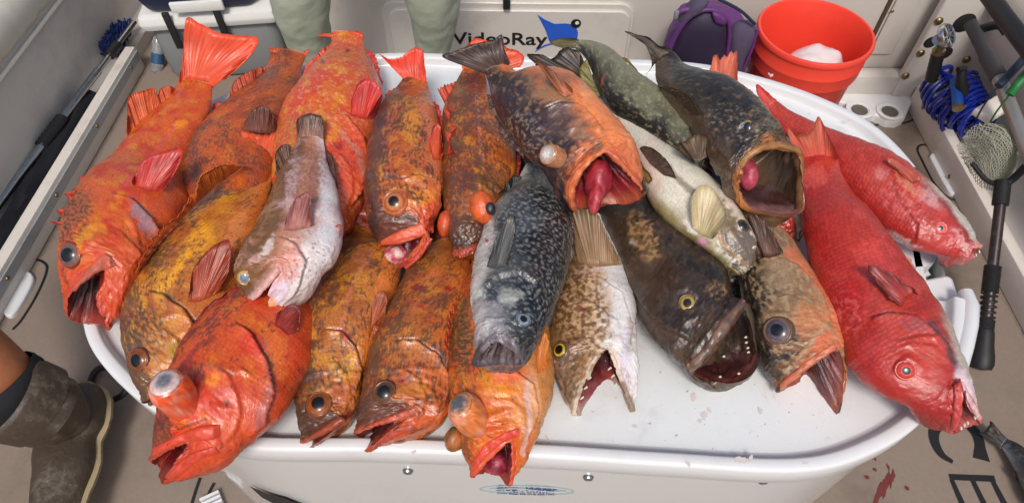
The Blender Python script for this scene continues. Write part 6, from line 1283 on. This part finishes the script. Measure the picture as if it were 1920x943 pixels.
so_ = spline([(a[1][0], a[1][1], a[2] - .03) for a in st_[:7]] + [(140, 1000, .07)], 70); so_ = np.vstack([[(150, 715, .09), (162, 714, .09)], so_]); V = []
for x, y, z in so_:
    k_ = 1 + .25 * float(fbm(x * .05, y * .05, 0, 4) - .5) * 2
    for dx, dz in ((-6, .012), (5 * k_, .010), (9 * k_, .0), (9 * k_, -.03), (-8, -.045)): V.append(at_z(x + dx, y, z + dz))
MB().add(V, grid_faces(len(so_), 5)).build('boot_sole', M['sole'], pb)

# black hose behind the tank, black strap at the right
tag(arc_tube([at_z(168, 720, .01), at_z(176, 700, .012), at_z(192, 688, .02), at_z(215, 690, .05), at_z(240, 712, .06), at_z(232, 738, .05), at_z(206, 752, .02), at_z(190, 760, .012)], .0075, 'black_hose', M['rubber']), 'black hose curling on the deck beside the boot and tank', 'hose')
tag(arc_tube([at_z(1758, 478, .66), at_z(1752, 492, .62), at_z(1738, 512, .56), at_z(1730, 530, .5)], .006, 'black_strap', M['rubber']), 'short black strap hanging behind the notch in the tank rim', 'strap')
v = empty('deck_vent', at_z(400, 935, 0), 'white louvred vent at the foot of the tank front', 'vent')
for k in range(5): MB().box(at_z(394 + k * 3, 930 + k * 8, .008), (.04, .006, .014), Matrix.Rotation(.5, 3, 'Z')).build('louvre', M['white'], v)

# purple backpack
bc = at_y(1336, 70, 1.60); bk = empty('backpack', (bc[0], 1.62, 0), 'purple and grey backpack slumped against the transom beside the red bucket', 'backpack')
def lump(c, sx, sy, sz, name, mat, par, rot=0.0, e=.6, seed=1, amp=.012, ns=26):
    V = []
    for i in range(ns + 1):
        a = -math.pi / 2 + math.pi * i / ns
        for j in range(40):
            b_ = 2 * math.pi * j / 40; g = lambda q: math.copysign(abs(q) ** e, q)
            V.append((sx * g(math.cos(a)) * g(math.cos(b_)), sy * g(math.cos(a)) * g(math.sin(b_)), sz * g(math.sin(a))))
    V = np.array(V); nz = fbm(V[:, 0] * 9 + seed, V[:, 1] * 9, V[:, 2] * 9, seed, 3) - .5; V = V * (1 + nz[:, None] * amp * 20)
    V = V @ np.array(Matrix.Rotation(rot, 3, 'Z')).T + np.asarray(c)
    return MB().add(V, grid_faces(ns + 1, 40, True)).build(name, mat, par)
lump((bc[0], 1.655, .20), .115, .11, .215, 'pack_body', M['purple'], bk, -.25, .55, 3)
def pk(px, Y, name, mat, th=.012, bulge=.02):
    o = resample(np.vstack([spline([at_y(x, y, Y) for x, y in px], 60, True)]), 48); c = o.mean(0); V = []
    for k, (s, d) in enumerate(((1.0, th), (1.0, .0), (.9, -bulge * .6), (.6, -bulge), (.25, -bulge * 1.1), (.01, -bulge * 1.1))):
        for p in o:
            q = c + (p - c) * s; q[1] = Y + d; V.append(q)
    return MB().add(V, grid_faces(6, 48, True)).build(name, mat, bk)
pk([(1262, 110), (1266, 80), (1285, 48), (1310, 28), (1335, 24), (1358, 34), (1364, 55), (1362, 90), (1356, 130), (1300, 140)], 1.545, 'dark_pocket', M['purple_dark'])
pk([(1372, 56), (1392, 42), (1416, 50), (1412, 75), (1396, 110), (1386, 140), (1366, 140), (1366, 90)], 1.55, 'mesh_pocket', M['mesh_grey'])
pk([(1272, 40), (1300, 2), (1330, -6), (1318, 18), (1296, 30)], 1.555, 'mesh_pocket', M['mesh_grey'])
pk([(1336, 26), (1348, 26), (1362, 38), (1358, 48), (1340, 42)], 1.528, 'round_patch', M['purple'], .01, .006)
arc = lambda px, Y, r, n, m: arc_tube([at_y(x, y, Y) for x, y in px], r, n, m, bk)
arc([(1250, 112), (1262, 78), (1284, 42), (1312, 22), (1340, 20), (1362, 34), (1368, 60), (1364, 100), (1358, 140)], 1.54, .006, 'piping', M['purple'])
arc([(1420, 55), (1410, 90), (1396, 125), (1388, 150)], 1.545, .005, 'piping', M['purple'])
arc([(1345, -2), (1366, 8), (1390, 22), (1416, 46)], 1.535, .004, 'zip', M['navy_lid'])
arc([(1296, 18), (1280, 20), (1270, 25)], 1.55, .008, 'side_strap', M['purple']); MB().box(at_y(1268, 28, 1.545), (.012, .01, .022), bev=.003).build('buckle', M['grey'], bk)

# red bucket
bt = at_z(1530, 57, .40); bu = empty('bucket', (bt[0], bt[1], .03), 'open red plastic bucket standing behind the right of the table', 'bucket')
R = .152
prof = [(.0, .035), (.124, .035), (.128, .04), (R - .011, .30), (R - .009, .302), (R - .004, .304), (R - .003, .309), (R - .002, .340), (R - .0012, .3415), (R - .0012, .3435), (R - .002, .345), (R - .001, .384), (R + .003, .386), (R + .004, .396), (R + .001, .401), (R - .005, .401), (R - .008, .394), (R - .012, .34), (.122, .05), (.0, .048)]
MB().lathe((bt[0], bt[1], 0), (0, 0, 1), prof, 64).build('bucket_body', M['bucket'], bu, sharp=50)
def bucket_line(a0, a1, z0, z1, n=20):
    P_ = []
    for k in range(n):
        t = k / (n - 1); a = math.radians(a0 + (a1 - a0) * t); z = z0 + (z1 - z0) * t; r_ = .128 + (R - .012 - .128) * (z - .04) / .26 + .0012; P_.append((bt[0] + r_ * math.sin(a), bt[1] - r_ * math.cos(a), z))
    return P_
for q in ((-38, 22, .262, .262), (-38, -38, .262, .10), (22, 22, .262, .10)): MB().tube(bucket_line(*q), .0011, 5).build('faded_print', M['bag'], bu)
MB().sheet(bucket_line(-8, 0, .20, .235, 3) + bucket_line(0, 8, .235, .20, 3)[1:] + bucket_line(8, 0, .20, .165, 3)[1:] + bucket_line(0, -8, .165, .20, 3)[1:-1]).build('faded_print', M['bag'], bu, smooth=False)
for k, (dx, dy, sx, sy, sz, l) in enumerate([(-.085, -.02, .05, .05, .06, 'crumpled white plastic bag at the left inside the red bucket'), (.02, -.035, .085, .07, .075, 'crumpled white plastic bag in the middle of the red bucket')]):
    tag(lump((bt[0] + dx, bt[1] + dy, .275), sx, sy, sz, 'plastic_bag', M['bag'], None, .4 * k, .9, 7 + k, .028), l, 'bag', 'plastic bags inside the bucket')

# ------------------------------------------------------------------ right-hand shelf: hose, nozzle, gaff, rods, net
ho = empty('coiled_hose', at_z(1790, 190, .05), 'coiled shiny blue hose stuffed behind the right rail', 'hose')
cl = spline([at_z(1752, 150, .14), at_z(1762, 175, .15), at_z(1780, 195, .14), at_z(1800, 215, .13), at_z(1822, 225, .12), at_z(1850, 238, .10)], 400); P_ = []
for i, p in enumerate(cl):
    a = i / 400 * 2 * math.pi * 13; k_ = .72 + .55 * float(fbm(i * .035, 1.7, 0, 6)); P_.append(p + k_ * np.array([.046 * math.cos(a), .03 * math.cos(a + .8 * math.sin(i * .05)) * .6, .05 * math.sin(a)]))
MB().tube(P_, .0065, 8).build('coil', M['hose'], ho)
cl = spline([at_z(1800, 160, .15), at_z(1812, 190, .15), at_z(1830, 215, .12)], 200)
MB().tube([p + np.array([.05 * math.cos(i / 200 * 44), .02 * math.cos(i / 200 * 44), .05 * math.sin(i / 200 * 44)]) for i, p in enumerate(cl)], .0065, 8).build('coil', M['hose'], ho)
arc_tube([at_z(1760, 118, .26), at_z(1764, 135, .22), at_z(1778, 142, .2), at_z(1790, 150, .18)], .0075, 'hose_end', M['hose'], ho)
a, b_ = at_z(1790, 150, .22), at_z(1797, 205, .19); MB().tube([a, a + (b_ - a) * .9], [.013, .015], 14).build('hose_clip', M['blue_clip'], ho); MB().tube([b_ - (b_ - a) * .1, b_], .016, 14).build('brass_ferrule', M['brass'], ho)
nz_ = empty('hose_nozzle', at_z(1762, 80, .25), 'chrome spray rose nozzle with a brass collar and black grip', 'nozzle')
pa, pb2 = at_z(1746, 150, .22), at_z(1759, 100, .31); u = pb2 - pa
MB().tube([pa + u * k / 12 for k in range(13)], [.0165 + .0018 * (k % 2) for k in range(13)], 14).build('grip', M['rubber'], nz_)
MB().tube([pb2, pb2 + u * .12], .0175, 14).build('brass_collar', M['brass'], nz_); pc = at_z(1762, 74, .36)
MB().tube([pb2 + u * .12, pb2 + u * .3, pc], [.010, .012, .019], 14).build('neck', M['steel'], nz_)
rc = at_z(1777, 67, .38); rx_ = unit(np.array([.5, -.5, .7])); rm = MB(); rm.lathe(rc, rx_, [(.033, -.012), (.034, 0), (.031, .005), (.027, .003), (.026, -.004), (.009, -.004), (.008, .003), (0, .004)], 30)
e1 = unit(np.cross(rx_, (0, 0, 1))); e2 = np.cross(rx_, e1)
for k in range(12):
    t = 2 * math.pi * k / 12; rm.tube([rc + (e1 * math.cos(t) + e2 * math.sin(t)) * .008 + rx_ * .001, rc + (e1 * math.cos(t) + e2 * math.sin(t)) * .029 + rx_ * .001], .002, 6)
rm.build('spray_rose', M['steel'], nz_)
tp = empty('black_plug', at_z(1803, 150, .2), 'black rubber handled plug standing above the blue hose', 'plug')
MB().tube([at_z(1804, 130, .27), at_z(1802, 145, .25), at_z(1804, 165, .22), at_z(1806, 178, .2)], [.012, .013, .019, .013], 14).build('plug_body', M['rubber'], tp); MB().tube([at_z(1796, 131, .275), at_z(1810, 129, .275)], .008, 10).build('plug_top', M['rubber'], tp)
# gaff: grey grip, silver tube, black Y
ga = empty('gaff', at_z(1862, 150, .2), 'gaff with a grey rubber grip and silver tube leaning in the right corner', 'gaff')
g0, g1, g2, g3 = at_z(1820, 45, .42), at_z(1850, 105, .40), at_z(1873, 146, .39), at_z(1945, 330, .34)
MB().tube([g0 + (g1 - g0) * k / 8 for k in range(9)], np.linspace(.017, .0165, 9), 16).build('grip', M['gripgrey'], ga)
MB().tube([g1 + (g2 - g1) * k / 10 for k in range(11)], [.0195 + .0007 * (k % 2) for k in range(11)], 16).build('lower_grip', M['gripgrey'], ga); MB().tube([g2, g3], .0165, 16).build('tube', M['alu'], ga)
arc_tube([at_z(1838, 56, .42), at_z(1856, 50, .44), at_z(1876, 48, .46), at_z(1888, 62, .45)], [.012] * 60, 'side_arm', M['rubber'], ga)
tag(MB().tube([at_z(1846, -20, .52), at_z(1885, 35, .52), at_z(1950, 120, .52)], .021, 16).build('black_tube', M['rubber']), 'thick black tube crossing the top right corner', 'tube')
# rods with bound grips
for nm, lab, pts, pm, rw in (('fishing_rod', 'fishing rod with a dark blue bound grip at the right edge', [(1872, 162, .42), (1925, 105, .46), (1990, 30, .5)], M['bluewrap'], .0095), ('fishing_rod', 'fishing rod with a green bound grip at the right edge', [(1893, 178, .42), (1925, 138, .46), (1990, 60, .5)], M['green'], .0105)):
    ro = empty(nm, at_z(*pts[0]), lab, 'rod', 'rods at the right edge'); q = spline([at_z(*p) for p in pts], 60)
    MB().tube(q, [rw + .0007 * (k % 2) for k in range(60)], 12).build('bound_grip', pm, ro)
    e0 = q[0]; MB().tube(spline([e0, at_z(pts[0][0] - 26, pts[0][1] + 34, .36), at_z(pts[0][0] - 42, pts[0][1] + 62, .3)], 20), .0022, 6).build('line', pm, ro)
wp = at_z(1862, 205, .3); tag(MB().box(wp, (.11, .05, .02), Matrix.Rotation(.6, 3, 'Z'), bev=.004).build('white_bracket', M['rail']), 'small white bracket beside the net and hose', 'bracket')
# landing net
ln = empty('landing_net', at_z(1850, 640, .03), 'landing net with a dark bound handle and pale mesh bag leaning on the right rail', 'net')
h0, h1 = at_z(1880, 345, .26), at_z(1843, 655, .04); hd = h1 - h0
MB().tube([h0, h0 + hd * .5, h1], [.0125, .0125, .0135], 14).build('handle', M['wood'], ln)
MB().tube([h0 + hd * k for k in np.linspace(-.02, .13, 26)], [.0175 + .0012 * (k % 2) for k in range(26)], 12).build('binding', M['rubber'], ln)
bp = [h0 + hd * k for k in np.linspace(.50, .66, 30)]; MB().tube(bp, [.0175 + .0016 * (k % 2) for k in range(30)], 12).build('binding', M['rubber'], ln)
P_ = []; e1 = unit(np.cross(hd, (0, 0, 1))); e2 = unit(np.cross(hd, e1))
for k in range(160):
    t = k / 160; a = t * 2 * math.pi * 5; P_.append(h0 + hd * (.66 + .16 * t) + (e1 * math.cos(a) + e2 * math.sin(a)) * .0155)
MB().tube(P_, .0032, 6).build('binding', M['rubber'], ln)
MB().tube([h0 + hd * k for k in np.linspace(.82, .92, 16)], [.0175 + .0016 * (k % 2) for k in range(16)], 12).build('binding', M['rubber'], ln)
MB().lathe(h1 - hd * .10, unit(hd), [(.0, -.01), (.018, -.008), (.020, .0), (.022, .03), (.026, .055), (.027, .075), (.022, .088), (0, .092)], 20).build('butt', M['rubber'], ln)
MB().tube([at_z(1848, 648, .05), at_z(1826, 638, .05)], .006, 8).build('toggle', M['rubber'], ln)
# mesh bag: real cords in a diamond grid over a hanging sack
U, Vn_ = 40, 28; sack = np.zeros((Vn_ + 1, U + 1, 3))
topL = [at_z(1806, 262, .30), at_z(1830, 238, .33), at_z(1870, 236, .34), at_z(1930, 250, .34)]; botL = [at_z(1826, 300, .25), at_z(1850, 336, .25), at_z(1880, 345, .25), at_z(1900, 340, .25)]
tpp, bpp = spline(topL, U + 1), spline(botL, U + 1)
for i in range(Vn_ + 1):
    w_ = i / Vn_
    for j in range(U + 1): sack[i, j] = tpp[j] * (1 - w_) + bpp[j] * w_ + np.array([0, -.02, .05]) * math.sin(math.pi * w_) * math.sin(math.pi * min(1, max(0, j / U))) + np.array([0, 0, .012]) * float(fbm(i * .3, j * .3, 0, 8) - .5)
nb_ = MB()
for layer, off in ((0, 0.0), (1, -.03)):
    Q_ = sack + np.array([0, .006, off])
    for i in range(Vn_):
        for j in range(U):
            if (i + j) % 2 == 0: nb_.tube([Q_[i, j], Q_[i + 1, j + 1]], .001, 4, cap=False)
            else: nb_.tube([Q_[i + 1, j], Q_[i, j + 1]], .001, 4, cap=False)
nbo = nb_.build('net_bag', M['net'], ln); 
arc_tube([at_z(1880, 348, .26), at_z(1900, 335, .28), at_z(1925, 310, .32), at_z(1960, 270, .36)], .009, 'hoop', M['rubber'], ln)
arc_tube([at_z(1880, 348, .26), at_z(1850, 338, .25), at_z(1822, 306, .26)], .006, 'hoop', M['rubber'], ln)
# dark fish lying on the deck, its tail in view at lower right
f = add('f23', name='dark_fish', label='dark fish lying on the deck in the lower right corner, only its tail in view', seed=23, mat='skin_dark', base=0.0, group=None, scl=.4,
    st=[(2090, 1010, 2040, 1080, .05), (2030, 930, 1975, 1010, .05), (1975, 880, 1930, 940, .045), (1930, 846, 1904, 884, .035), (1903, 828, 1886, 852, .028), (1888, 822, 1878, 838, .026)],
    mouth=[(0, 2130, 1060), (90, 2110, 1080, .01), (180, 2090, 1100), (270, 2110, 1080, -.02)],
    pal=dusky(top='1a1a1c', mid='2c2e32', low='44464a', belly='6a6a6a', mott=.3, gold='55575a', gamt=.3))
f.fin('tail_fin', [(1878, 842), (1884, 832), (1890, 822)], [(1858, 828), (1833, 810), (1845, 808), (1852, 800), (1857, 787), (1878, 812)], rays=10, c0='24242a', c1='18181c', cr='0c0c0e', jag=.06, dt=-.005)
f.fin('pelvic_fin', [(1904, 884), (1912, 892), (1925, 905)], [(1896, 880), (1906, 900), (1930, 925)], rays=5, c0='24242a', c1='18181c')
